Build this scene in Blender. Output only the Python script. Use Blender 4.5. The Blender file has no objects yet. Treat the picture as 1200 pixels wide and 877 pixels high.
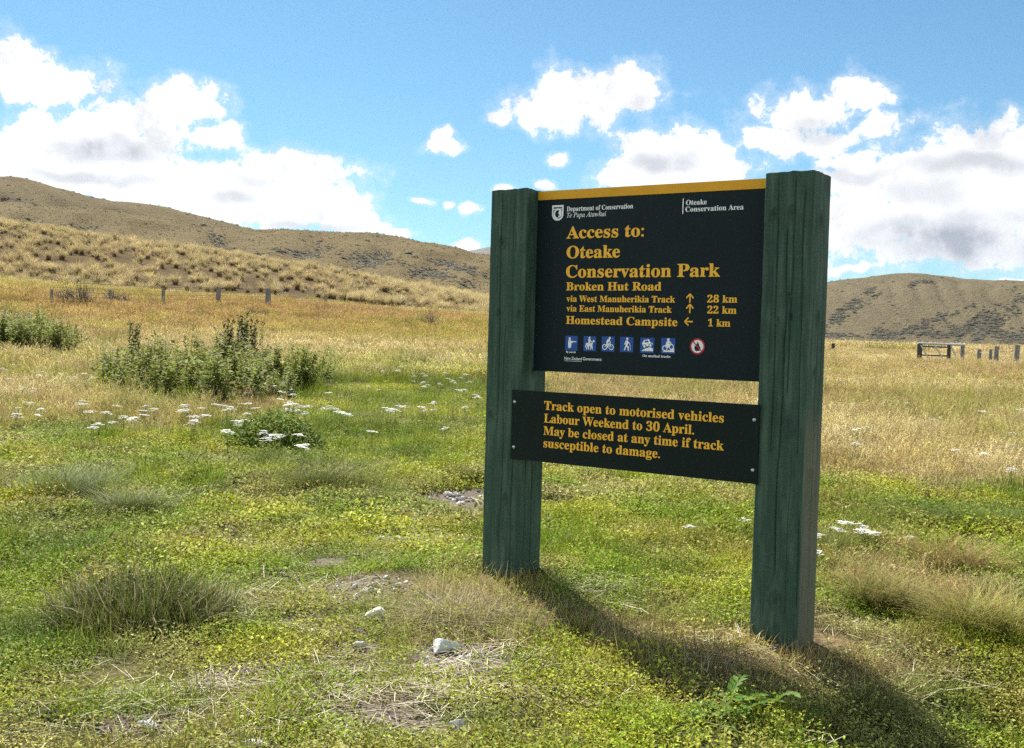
import bpy, bmesh, math, random
import numpy as np
from mathutils import Matrix, Vector

S = bpy.context.scene
COL = S.collection
R = math.radians
rng = np.random.default_rng(7)
random.seed(7)

# ------------------------------------------------------------------ camera
F, PITCH, ROLL, EYE = 1305.93, -0.0361, 0.0279, 1.5          # focal length in photo pixels, tilt, roll, eye height
fw = np.array([0, math.cos(PITCH), math.sin(PITCH)])
rt = np.array([1.0, 0, 0])
up = np.cross(rt, fw)
cR = math.cos(ROLL) * rt + math.sin(ROLL) * up
cU = -math.sin(ROLL) * rt + math.cos(ROLL) * up
cd = bpy.data.cameras.new('camera')
cam = bpy.data.objects.new('camera', cd)
COL.objects.link(cam)
cd.sensor_fit = 'HORIZONTAL'
cd.sensor_width = 36
cd.lens = 36 * F / 1200
cd.clip_start = 0.05
cd.clip_end = 60000
M = Matrix(((cR[0], cU[0], -fw[0], 0), (cR[1], cU[1], -fw[1], 0), (cR[2], cU[2], -fw[2], EYE), (0, 0, 0, 1)))
cam.matrix_world = M
S.camera = cam

# ------------------------------------------------------------------ sun, sky, exposure
SUN_AZ, SUN_EL = R(-24.0), R(50.0)          # ahead of the camera, to its left
sd = bpy.data.lights.new('sun', 'SUN')
sd.energy = 5.0
sd.angle = R(0.55)
sd.color = (1.0, 0.955, 0.88)
sun = bpy.data.objects.new('sun', sd)
COL.objects.link(sun)
tosun = Vector((math.sin(SUN_AZ) * math.cos(SUN_EL), math.cos(SUN_AZ) * math.cos(SUN_EL), math.sin(SUN_EL)))
sun.rotation_euler = tosun.to_track_quat('Z', 'Y').to_euler()
sun.location = (0, 0, 30)

vs = S.view_settings
vs.view_transform = 'Standard'
vs.look = 'None'
vs.gamma = 1
vs.exposure = 1.18
vs.use_curve_mapping = False
S.cycles.max_bounces = 8
S.cycles.transparent_max_bounces = 8
S.cycles.use_denoising = False


def ray(px, py):
    X, Y = px - 600.0, 438.5 - py
    d = fw * F + cR * X + cU * Y
    return d / np.linalg.norm(d)


def azel(px, py):
    d = ray(px, py)
    return math.degrees(math.atan2(d[0], d[1])), math.degrees(math.asin(d[2]))


# clouds: (centre x, centre y, half width, half height) as seen from the lookout, turned into compass bearing and height angle
CLOUDS = [(8, 75, 34, 32), (52, 98, 74, 27), (20, 100, 60, 26), (215, 122, 58, 30), (240, 118, 36, 26), (165, 140, 70, 30), (120, 160, 90, 34),
          (60, 172, 70, 40), (20, 195, 70, 40), (90, 205, 120, 42), (200, 215, 130, 40), (255, 165, 40, 26), (330, 198, 95, 26),
          (300, 215, 110, 34), (350, 235, 75, 30), (395, 258, 52, 20), (300, 250, 120, 30), (180, 240, 130, 28), (424, 268, 32, 10),
          (690, 112, 84, 36), (640, 128, 62, 26), (728, 98, 48, 27), (588, 136, 28, 12), (750, 110, 28, 22),
          (518, 164, 14, 12), (524, 174, 26, 9), (492, 236, 13, 6), (522, 239, 8, 5), (550, 246, 16, 8), (655, 185, 12, 10), (636, 213, 10, 9),
          (592, 219, 18, 6), (540, 288, 24, 7), (470, 278, 20, 5),
          (775, 182, 62, 38), (800, 205, 100, 34), (835, 180, 45, 26), (745, 198, 40, 28), (890, 160, 50, 22), (950, 132, 76, 34), (1000, 112, 46, 28), (960, 165, 80, 24),
          (1030, 148, 34, 20), (1085, 195, 90, 36), (1155, 180, 80, 38), (1200, 175, 60, 40), (1040, 220, 90, 46), (1140, 245, 120, 56), (1010, 192, 50, 16),
          (1180, 290, 90, 34), (1070, 262, 135, 54), (1130, 215, 110, 46), (1185, 235, 60, 60), (1000, 265, 50, 30), (1080, 295, 110, 20), (990, 240, 40, 50), (1000, 316, 30, 6), (1196, 328, 24, 9)]
GREY = [(1110, 284, 110, 26, .95), (1160, 262, 70, 22, .55), (1085, 225, 60, 16, .4), (128, 176, 62, 15, .75), (110, 209, 80, 9, .55), (270, 229, 36, 9, .5),
        (292, 208, 26, 7, .35), (372, 268, 60, 8, .5), (778, 190, 45, 12, .6), (960, 150, 46, 16, .5), (1150, 190, 80, 14, .6), (1000, 206, 46, 9, .45),
        (680, 140, 50, 8, .25), (860, 200, 30, 8, .3)]


class NT:
    """small helper to chain shader nodes"""

    def __init__(self, tree):
        self.t = tree

    def n(self, typ, ins=(), **kw):
        nd = self.t.nodes.new(typ)
        for k, v in kw.items():
            setattr(nd, k, v)
        for k, v in (ins.items() if isinstance(ins, dict) else enumerate(ins)):
            if v is None:
                continue
            if hasattr(v, 'is_output'):
                self.t.links.new(v, nd.inputs[k])
            else:
                nd.inputs[k].default_value = v
        return nd

    def m(self, op, a, b=None, c=None, clamp=False):
        nd = self.n('ShaderNodeMath', [a, b, c], operation=op)
        nd.use_clamp = clamp
        return nd.outputs[0]

    def v(self, op, a, b=None, c=None):
        nd = self.n('ShaderNodeVectorMath', [a, b, c], operation=op)
        return nd.outputs[1] if op in ('LENGTH', 'DOT_PRODUCT', 'DISTANCE') else nd.outputs[0]

    def noise(self, vec, scale, detail=4, rough=.55, lac=2.0, dist=0.0):
        nd = self.n('ShaderNodeTexNoise', {'Scale': scale, 'Detail': detail, 'Roughness': rough, 'Lacunarity': lac, 'Distortion': dist})
        if vec is not None:
            self.t.links.new(vec, nd.inputs['Vector'])
        return nd

    def step(self, x, a, b):
        nd = self.n('ShaderNodeMapRange', {0: x, 1: a, 2: b, 3: 0.0, 4: 1.0}, interpolation_type='SMOOTHSTEP')
        return nd.outputs[0]

    def mix(self, f, a, b, typ='MIX'):
        nd = self.n('ShaderNodeMix', data_type='RGBA', blend_type=typ)
        for k, v in ((0, f), (6, a), (7, b)):
            if hasattr(v, 'is_output'):
                self.t.links.new(v, nd.inputs[k])
            else:
                nd.inputs[k].default_value = v if k == 0 or len(v) == 4 else (*v, 1)
        return nd.outputs[2]

    def ramp(self, x, stops):
        nd = self.n('ShaderNodeValToRGB', [x])
        e = nd.color_ramp.elements
        while len(e) < len(stops):
            e.new(0.5)
        for el, (p, c) in zip(e, stops):
            el.position = p
            el.color = (*c, 1)
        return nd.outputs[0]


world = bpy.data.worlds.new("World")
S.world = world
world.use_nodes = True
wt = world.node_tree
wt.nodes.clear()
W = NT(wt)
sky = W.n('ShaderNodeTexSky', sky_type='NISHITA', sun_disc=False)
sky.sun_elevation = SUN_EL
sky.sun_rotation = SUN_AZ
sky.altitude = 600
sky.air_density = 1.0
sky.dust_density = 0.6
sky.ozone_density = 1.4
dirv = W.n('ShaderNodeTexCoord').outputs['Generated']
sep = W.n('ShaderNodeSeparateXYZ', [dirv])
az = W.m('MULTIPLY', W.m('ARCTAN2', sep.outputs[0], sep.outputs[1]), 57.29578)
el = W.m('MULTIPLY', W.m('ARCSINE', sep.outputs[2]), 57.29578)
pos = W.n('ShaderNodeCombineXYZ', [az, el, 0.0]).outputs[0]
warp = W.noise(dirv, 26, 2, .5).outputs['Color']
pos = W.v('ADD', pos, W.v('MULTIPLY', W.v('SUBTRACT', warp, (.5, .5, .5)), (2.2, 1.5, 0)))
PX = 57.29578 / F


def blobs(lst, smooth):
    acc = None
    for b in lst:
        a, e = azel(b[0], b[1])
        k = (1 / (b[2] * PX * (.95 if len(b) == 4 else 1.0)), 1 / (b[3] * PX * (.92 if len(b) == 4 else 1.15)))
        ln = W.v('LENGTH', W.v('MULTIPLY_ADD', pos, (k[0], k[1], 0), (-a * k[0], -e * k[1], 0)))
        if len(b) > 4:
            ln = W.m('MULTIPLY_ADD', W.step(ln, 1.45, .25), b[4], 0.0)
            acc = ln if acc is None else W.m('MAXIMUM', acc, ln)
        else:
            acc = ln if acc is None else W.m('SMOOTH_MIN', acc, ln, smooth)
    return acc


near = W.m('SUBTRACT', 1.0, blobs(CLOUDS, .12))
fbm = W.noise(dirv, 30, 9, .67).outputs[0]
big = W.noise(dirv, 2.6, 5, .55).outputs[0]
# the rest of the sky, beyond the part the lookout faces, carries scattered clouds, added unseen and brightened for fill light
wide = W.m('SUBTRACT', W.m('MULTIPLY_ADD', big, 5.0, -2.45), W.m('MULTIPLY', W.step(el, 28, 55), 1.6))
off = W.m('MULTIPLY', W.step(W.m('ABSOLUTE', az), 30, 50), W.step(el, -2, 6))
off2 = W.m('MAXIMUM', off, W.step(el, 26, 44))
dens = W.mix(off2, W.n('ShaderNodeCombineXYZ', [near, near, near]).outputs[0], W.n('ShaderNodeCombineXYZ', [wide, wide, wide]).outputs[0])
dens = W.n('ShaderNodeSeparateXYZ', [dens]).outputs[0]
dens = W.m('ADD', dens, W.m('MULTIPLY_ADD', fbm, 3.1, -1.55))
alpha = W.step(dens, -0.02, 0.36)
wisp = W.m('MULTIPLY', W.step(dens, -0.45, 0.3), 0.28)
alpha = W.m('MAXIMUM', alpha, wisp)
grey = blobs(GREY, 0)
gfb = W.noise(dirv, 18, 5, .6).outputs[0]
gmask = W.m('MULTIPLY', grey, W.m('MULTIPLY_ADD', W.step(gfb, .34, .56), .6, .5))
gen = W.m('MULTIPLY', W.step(gfb, .5, .7), .45)
shade = W.m('MAXIMUM', gmask, gen)
ccol = W.mix(shade, (1.0, 1.0, 1.0), (.36, .385, .44))
bg1 = W.n('ShaderNodeBackground', [W.mix(1.0, sky.outputs[0], (0.56, 0.93, 1.05), 'MULTIPLY'), 0.050])
bg2 = W.n('ShaderNodeBackground', [ccol, W.m('MULTIPLY_ADD', off2, .46, .51)])
mixw = W.n('ShaderNodeMixShader', [alpha, bg1.outputs[0], bg2.outputs[0]])
wo = W.n('ShaderNodeOutputWorld', [mixw.outputs[0]])


# ------------------------------------------------------------------ helpers
def tag(o, label=None, cat=None, group=None, kind=None):
    if label:
        o['label'] = label
    if cat:
        o['category'] = cat
    if group:
        o['group'] = group
    if kind:
        o['kind'] = kind
    return o


def empty(name, loc, rz=0.0):
    o = bpy.data.objects.new(name, None)
    o.location = loc
    o.rotation_euler = (0, 0, rz)
    o.empty_display_size = .1
    COL.objects.link(o)
    return o


def link(name, me, parent=None, loc=None):
    o = bpy.data.objects.new(name, me)
    COL.objects.link(o)
    if parent is not None:
        o.parent = parent
    if loc is not None:
        o.location = loc
    return o


def mesh_np(name, V, faces, mats=(), attrs=None, mi=None, smooth=False):
    """faces: list of (n,k) integer arrays"""
    me = bpy.data.meshes.new(name)
    V = np.asarray(V, dtype=np.float32)
    faces = [np.asarray(f, dtype=np.int32) for f in faces if len(f)]
    me.vertices.add(len(V))
    me.vertices.foreach_set('co', V.ravel())
    nl = sum(f.size for f in faces)
    npoly = sum(len(f) for f in faces)
    me.loops.add(nl)
    me.loops.foreach_set('vertex_index', np.concatenate([f.ravel() for f in faces]))
    me.polygons.add(npoly)
    tot = np.concatenate([np.full(len(f), f.shape[1], dtype=np.int32) for f in faces])
    st = np.concatenate([[0], np.cumsum(tot)[:-1]]).astype(np.int32)
    me.polygons.foreach_set('loop_start', st)
    if mi is not None:
        me.polygons.foreach_set('material_index', np.asarray(mi, dtype=np.int32))
    for m in mats:
        me.materials.append(m)
    for k, (typ, arr) in (attrs or {}).items():
        a = me.attributes.new(k, typ, 'POINT')
        key = {'FLOAT': 'value', 'INT': 'value', 'FLOAT_COLOR': 'color', 'FLOAT_VECTOR': 'vector'}[typ]
        a.data.foreach_set(key, np.asarray(arr, dtype=np.int32 if typ == 'INT' else np.float32).ravel())
    me.update(calc_edges=True)
    me.validate()
    if smooth:
        me.polygons.foreach_set('use_smooth', np.ones(npoly, dtype=bool))
    return me


class MB:
    """collects boxes, bars and tubes; build() links them as ONE mesh object"""

    def __init__(self):
        self.v, self.f, self.m = [], [], []

    def add(self, V, Fc, mi=0):
        b = len(self.v)
        self.v += [tuple(map(float, q)) for q in V]
        for f in Fc:
            self.f.append([b + i for i in f])
            self.m.append(mi)

    def box(self, x0, x1, y0, y1, z0, z1, mi=0):
        V = [(x, y, z) for z in (z0, z1) for y in (y0, y1) for x in (x0, x1)]
        self.add(V, [(0, 2, 3, 1), (4, 5, 7, 6), (0, 1, 5, 4), (2, 6, 7, 3), (0, 4, 6, 2), (1, 3, 7, 5)], mi)

    def tube(self, pts, r, n=8, mi=0, cap=True):
        pts = [np.array(p, float) for p in pts]
        rr = r if hasattr(r, '__len__') else [r] * len(pts)
        rings = []
        for i, p in enumerate(pts):
            d = pts[min(i + 1, len(pts) - 1)] - pts[max(i - 1, 0)]
            d = d / (np.linalg.norm(d) + 1e-9)
            a = np.cross(d, (0, 0, 1) if abs(d[2]) < .9 else (1, 0, 0))
            a = a / np.linalg.norm(a)
            b = np.cross(d, a)
            rings.append([p + rr[i] * (math.cos(2 * math.pi * k / n) * a + math.sin(2 * math.pi * k / n) * b) for k in range(n)])
        V = [q for ring in rings for q in ring]
        Fc = []
        for i in range(len(pts) - 1):
            for k in range(n):
                Fc.append((i * n + k, i * n + (k + 1) % n, (i + 1) * n + (k + 1) % n, (i + 1) * n + k))
        if cap:
            Fc.append(tuple(range(n))[::-1])
            Fc.append(tuple((len(pts) - 1) * n + k for k in range(n)))
        self.add(V, Fc, mi)

    def build(self, name, mats, parent=None, smooth=False, loc=None):
        me = bpy.data.meshes.new(name)
        me.from_pydata(self.v, [], self.f)
        for m in (mats if isinstance(mats, (list, tuple)) else [mats]):
            me.materials.append(m)
        me.polygons.foreach_set('material_index', self.m)
        bm = bmesh.new()
        bm.from_mesh(me)
        bmesh.ops.recalc_face_normals(bm, faces=bm.faces)
        bm.to_mesh(me)
        bm.free()
        if smooth:
            me.polygons.foreach_set('use_smooth', np.ones(len(me.polygons), dtype=bool))
        return link(name, me, parent, loc)


# value noise in numpy
_P = rng.random((256, 256))


def vnoise(x, y, s, seed=0):
    x = np.asarray(x, float) * s + seed * 17.31
    y = np.asarray(y, float) * s + seed * 5.77
    xi, yi = np.floor(x).astype(int), np.floor(y).astype(int)
    fx, fy = x - xi, y - yi
    fx = fx * fx * (3 - 2 * fx)
    fy = fy * fy * (3 - 2 * fy)
    g = lambda a, b: _P[a & 255, b & 255]
    return (g(xi, yi) * (1 - fx) + g(xi + 1, yi) * fx) * (1 - fy) + (g(xi, yi + 1) * (1 - fx) + g(xi + 1, yi + 1) * fx) * fy


def fbmn(x, y, s, o=4, seed=0, gain=.5):
    t, a, n = 0, 1, 0
    for k in range(o):
        t = t + a * vnoise(x, y, s * 2 ** k, seed + k * 3)
        n += a
        a *= gain
    return t / n


def sst(x, a, b):
    t = np.clip((np.asarray(x, float) - a) / (b - a), 0, 1)
    return t * t * (3 - 2 * t)


# ------------------------------------------------------------------ terrain
def bearing(px):
    return math.atan2(px - 600, F)


_ra = np.array([bearing(p) for p in (-400, 0, 190, 314, 450, 570, 700, 900, 1300)])
_rh = np.array([4.6, 4.3, 3.75, 3.55, 3.0, 2.75, 1.9, .5, .3])


def height(x, y):
    x, y = np.asarray(x, float), np.asarray(y, float)
    r = np.hypot(x, y)
    th = np.arctan2(x, y)
    rise = np.interp(th, _ra, _rh)
    fade = np.clip(1.6 - np.abs(th) / 1.0, 0, 1)
    z = rise * fade * sst(r, 20, 98) * .999
    z = z + .115 * np.exp(-((x + .0) ** 2 + (y - 6.6) ** 2) / (2 * .62 ** 2))
    z = z - .26 * np.exp(-((x - 2.25) ** 2 + (y - 4.35) ** 2) / (2 * .68 ** 2))
    z = z + .015 * np.exp(-((x - 1.42) ** 2 + (y - 5.5) ** 2) / (2 * .35 ** 2))
    near = np.exp(-((x - .7) ** 2 + (y - 6) ** 2) / (2 * 1.4 ** 2))
    z = z + (fbmn(x, y, .55, 3, 1) - .5) * .16 * (1 - .85 * near) + (fbmn(x, y, 2.3, 2, 5) - .5) * .06 + (fbmn(x, y, 6.5, 2, 15) - .5) * .05 * (1 - sst(r, 12, 22)) + (fbmn(x, y, .05, 2, 8) - .5) * .9 * sst(r, 14, 50)
    return z


def ground_at(px, py, far=140.0):
    d = ray(px, py)
    t = np.linspace(2.5, far, 6000)
    p = t[:, None] * d[None]
    below = (EYE + p[:, 2]) < height(p[:, 0], p[:, 1])
    i = int(np.argmax(below)) if below.any() else len(t) - 1
    x, y = p[i, 0], p[i, 1]
    return float(x), float(y), float(height(x, y))


def toworld(px, py):
    return ground_at(px, py)[:2]


# fields that say what grows where
def spots(lst):
    out = []
    for (px, py, rx, ry, w) in lst:
        x, y = toworld(px, py)
        out.append((x, y, rx, ry, w))
    return out


def field(x, y, sp):
    t = np.zeros_like(x)
    for (cx, cy, rx, ry, w) in sp:
        t = t + w * np.exp(-.5 * (((x - cx) / rx) ** 2 + ((y - cy) / ry) ** 2))
    return t


DRY_SP = spots([(545, 715, .24, .55, .75), (700, 730, .45, .4, .6), (800, 770, .4, .35, .55), (870, 770, .35, .3, .75), (960, 775, .35, .3, .7), (760, 640, .8, .8, .4),
                (1080, 690, .5, .6, .6), (1170, 720, .5, .6, .55), (1050, 760, .4, .3, .3), (380, 700, .3, .25, .25), (430, 690, .25, .25, .3),
                (330, 820, .35, .3, .3), (480, 820, .3, .25, .3), (170, 715, .4, .35, .35), (60, 560, 1.0, 1.0, .45), (1020, 615, .6, .8, .25),
                (660, 840, .35, .3, .25), (250, 500, 2.0, 2.0, .3),
                (430, 445, 2.6, 6, -.7), (530, 470, 2.2, 6, -.5), (500, 505, 1.5, 3.5, -.8), (460, 560, 1.2, 2, -.5), (1090, 585, 1.6, 1.0, -.4), (1150, 612, 1.2, .8, -.4), (1040, 548, .9, .8, .3), (1170, 556, .8, .8, .3), (720, 520, 1.2, 1.0, .25), (420, 455, 2.5, 3, -.35), (700, 560, 1.2, 1.2, -.3)])
GREEN_SP = spots([(30, 660, .45, .7, .9), (0, 745, .4, .35, .9), (60, 760, .35, .2, .5), (390, 555, .8, .5, .8), (500, 535, 1, .8, .4), (1140, 605, .9, .35, 1.0), (320, 515, .7, .5, .7),
                  (110, 575, .55, .4, .7), (570, 860, .35, .2, .6), (1130, 800, .5, .35, .6), (880, 840, .35, .2, .5), (690, 650, .3, .2, .6), (590, 455, 2, 2, .4),
                  (1010, 830, .4, .25, .5), (440, 520, 1.4, 1.6, .45)])
BARE_SP = spots([(270, 800, .12, .07, .9), (330, 765, .1, .06, .8), (240, 838, .12, .05, .8), (430, 850, .14, .05, .8), (150, 808, .08, .05, .6), (610, 838, .1, .05, .6), (380, 660, .12, .1, .7), (460, 655, .14, .1, .7), (523, 771, .11, .09, 1.2), (438, 729, .08, .09, 1.1), (421, 764, .05, .07, 1.1), (537, 861, .06, .06, 1.1), (177, 860, .07, .06, 1.1), (275, 629, .04, .1, 1.1), (296, 876, .08, .05, 1.1), (487, 616, .06, .1, 1.0), (430, 690, .16, .16, 1.1), (540, 585, .28, .22, 1.0), (555, 770, .14, .12, 1.0), (490, 630, .3, .12, .7), (400, 757, .12, .06, .8), (370, 742, .16, .05, .8),
                 (555, 610, .12, .2, .9), (340, 730, .16, .08, .7), (275, 800, .12, .1, .5), (420, 835, .25, .08, .5), (510, 815, .15, .06, .6),
                 (150, 850, .12, .06, .6), (110, 612, .2, .07, .8)])
RED_SP = spots([(60, 360, 11, 5, .75), (200, 363, 9, 4, .6), (330, 363, 8, 4, .75), (450, 369, 11, 4, .65), (560, 378, 9, 4, .7), (1150, 436, 8, 6, .3), (1060, 640, .8, 1.0, .3), (930, 785, .3, .28, .3), (870, 765, .25, .2, .2)])
OLIVE_SP = spots([(430, 376, 11, 9, 1.0), (340, 382, 5, 6, .5), (520, 376, 6, 7, .7), (1100, 450, 5, 5, .5), (640, 400, 8, 6, .5), (100, 347, 14, 7, .9), (250, 347, 14, 7, .9), (340, 349, 10, 6, .8), (20, 345, 12, 8, .8)])


def dryness(x, y):
    r = np.hypot(x, y)
    th = np.arctan2(x, y)
    edge = np.interp(th, [bearing(0), bearing(300), bearing(560), bearing(700), bearing(950), bearing(1200)], [15.0, 17.5, 20, 14.5, 11.0, 11.5])
    n = (fbmn(x, y, .35, 4, 21) - .5)
    n2 = fbmn(x, y, 1.1, 3, 23) - .5
    d = sst(r, edge * .6, edge * 1.42) * .98 + n * 1.0 + n2 * .45 + .04
    return d + field(x, y, DRY_SP)


# ------------------------------------------------------------------ materials
def newmat(name):
    m = bpy.data.materials.new(name)
    m.use_nodes = True
    m.node_tree.nodes.clear()
    return m, NT(m.node_tree)


def plain(name, col, rough=.6, spec=.4, noise=0, nscale=20, metallic=0.0, bump=0):
    m, N = newmat(name)
    c = (*col, 1)
    co = N.n('ShaderNodeTexCoord').outputs['Object']
    nz = N.noise(co, nscale, 5, .6).outputs[0]
    col_ = N.mix(N.m('MULTIPLY', N.step(nz, .3, .75), noise), c, (col[0] * .55, col[1] * .55, col[2] * .55, 1))
    b = N.n('ShaderNodeBsdfPrincipled', {'Base Color': col_, 'Roughness': rough, 'Metallic': metallic, 'Specular IOR Level': spec})
    if bump:
        bp = N.n('ShaderNodeBump', {'Strength': .6, 'Distance': bump, 'Height': nz})
        N.t.links.new(bp.outputs[0], b.inputs['Normal'])
    N.n('ShaderNodeOutputMaterial', [b.outputs[0]])
    return m


def leafmat(name, root, tip, trans=.45, inst=True, vary=.35, rough=.6, spec=.1):
    """thin leaf: colour runs from root colour to tip colour along the blade, times the tint of its clump"""
    m, N = newmat(name)
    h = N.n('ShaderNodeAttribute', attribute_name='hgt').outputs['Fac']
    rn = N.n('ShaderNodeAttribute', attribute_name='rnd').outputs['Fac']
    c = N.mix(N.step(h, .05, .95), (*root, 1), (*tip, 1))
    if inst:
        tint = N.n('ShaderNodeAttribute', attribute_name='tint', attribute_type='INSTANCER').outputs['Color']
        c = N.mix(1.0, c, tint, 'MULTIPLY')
    oi = N.n('ShaderNodeObjectInfo').outputs['Random']
    hsv = N.n('ShaderNodeHueSaturation', {'Color': c, 'Hue': N.m('MULTIPLY_ADD', rn, .06, .47), 'Saturation': 1.0,
                                          'Value': N.m('MULTIPLY', N.m('MULTIPLY_ADD', rn, 2 * vary, 1 - vary), N.m('MULTIPLY_ADD', oi, .3, .85))})
    c = hsv.outputs[0]
    b = N.n('ShaderNodeBsdfPrincipled', {'Base Color': c, 'Roughness': rough, 'Specular IOR Level': spec})
    t = N.n('ShaderNodeBsdfTranslucent', {'Color': c})
    mx = N.n('ShaderNodeMixShader', [trans, b.outputs[0], t.outputs[0]])
    N.n('ShaderNodeOutputMaterial', [mx.outputs[0]])
    return m


# ground: soil, thatch and moss under the plants
mg, N = newmat('meadow_soil')
co = N.n('ShaderNodeTexCoord').outputs['Object']
n1 = N.noise(co, 1.3, 6, .6).outputs[0]
n2 = N.noise(co, 34, 5, .65).outputs[0]
n3 = N.noise(co, 130, 3, .6).outputs[0]
dry_a = N.n('ShaderNodeAttribute', attribute_name='dry').outputs['Fac']
bare_a = N.n('ShaderNodeAttribute', attribute_name='bare').outputs['Fac']
green = N.ramp(n2, [(0, (.022, .026, .010)), (.5, (.055, .062, .016)), (1, (.13, .12, .045))])
straw = N.ramp(n2, [(0, (.06, .042, .02)), (.5, (.17, .125, .06)), (1, (.36, .28, .15))])
soil = N.ramp(n3, [(0, (.055, .042, .032)), (.55, (.16, .13, .10)), (1, (.34, .30, .25))])
c = N.mix(N.step(N.m('ADD', dry_a, N.m('MULTIPLY_ADD', n1, .8, -.4)), .25, .75), green, straw)
c = N.mix(N.step(N.m('ADD', bare_a, N.m('MULTIPLY_ADD', n2, .9, -.45)), .3, .62), c, soil)
bp = N.n('ShaderNodeBump', {'Strength': .8, 'Distance': .02, 'Height': N.m('ADD', n2, N.m('MULTIPLY', n3, .5))})
b = N.n('ShaderNodeBsdfPrincipled', {'Base Color': c, 'Roughness': .95, 'Specular IOR Level': .1, 'Normal': bp.outputs[0]})
N.n('ShaderNodeOutputMaterial', [b.outputs[0]])

# ground sheet: polar grid round the lookout, out past the foot of the hills
aa = np.concatenate([np.linspace(-math.pi, -R(34), 60)[:-1], np.linspace(-R(34), R(34), 520), np.linspace(R(34), math.pi, 60)[1:]])
rr = np.concatenate([[.4], np.geomspace(1.2, 40, 240), np.geomspace(42, 400, 90), np.geomspace(430, 26000, 24)])
A, RR = np.meshgrid(aa, rr, indexing='ij')
X, Y = RR * np.sin(A), RR * np.cos(A)
Z = height(X, Y)
V = np.stack([X, Y, Z], -1).reshape(-1, 3)
na, nr = A.shape
i, j = np.meshgrid(np.arange(na - 1), np.arange(nr - 1), indexing='ij')
q = (i * nr + j).ravel()
Fq = np.stack([q, q + 1, q + nr + 1, q + nr], -1)[:, ::-1]
dr = np.clip(dryness(V[:, 0], V[:, 1]), 0, 1)
ba = np.clip(field(V[:, 0], V[:, 1], BARE_SP) * 1.3, 0, 1)
me = mesh_np('ground', V, [Fq], [mg], {'dry': ('FLOAT', dr), 'bare': ('FLOAT', ba)}, smooth=True)
tag(link('ground', me), kind='structure')


# hills ------------------------------------------------------------
def hill_material(name, base, lite, dark, s, scrub_lo=.6, scrub_hi=.75, speck=1.0):
    m, N = newmat(name)
    co = N.n('ShaderNodeTexCoord').outputs['Object']
    a = N.noise(co, s, 6, .6).outputs[0]
    f = N.noise(co, s * 14, 4, .7).outputs[0]
    g = N.noise(co, s * 50, 2, .6).outputs[0]
    sc = N.n('ShaderNodeAttribute', attribute_name='scrub').outputs['Fac']
    c = N.mix(N.step(a, .32, .68), (*base, 1), (*lite, 1))
    c = N.mix(N.m('MULTIPLY', N.step(f, .42, .7), .40), c, (base[0] * .55, base[1] * .55, base[2] * .5, 1))
    c = N.mix(N.m('MULTIPLY', N.step(g, .5, .75), .5 * speck), c, (lite[0] * 1.25, lite[1] * 1.2, lite[2] * 1.1, 1))
    k = N.step(N.m('ADD', sc, N.m('MULTIPLY_ADD', f, .8, -.4)), scrub_lo, scrub_hi)
    c = N.mix(k, c, (*dark, 1))
    bp = N.n('ShaderNodeBump', {'Strength': 1.0, 'Distance': .12 / s, 'Height': N.m('ADD', N.m('MULTIPLY', f, .6), N.m('MULTIPLY', g, .3))})
    b = N.n('ShaderNodeBsdfPrincipled', {'Base Color': c, 'Roughness': .95, 'Specular IOR Level': .05, 'Normal': bp.outputs[0]})
    N.n('ShaderNodeOutputMaterial', [b.outputs[0]])
    return m


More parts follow.
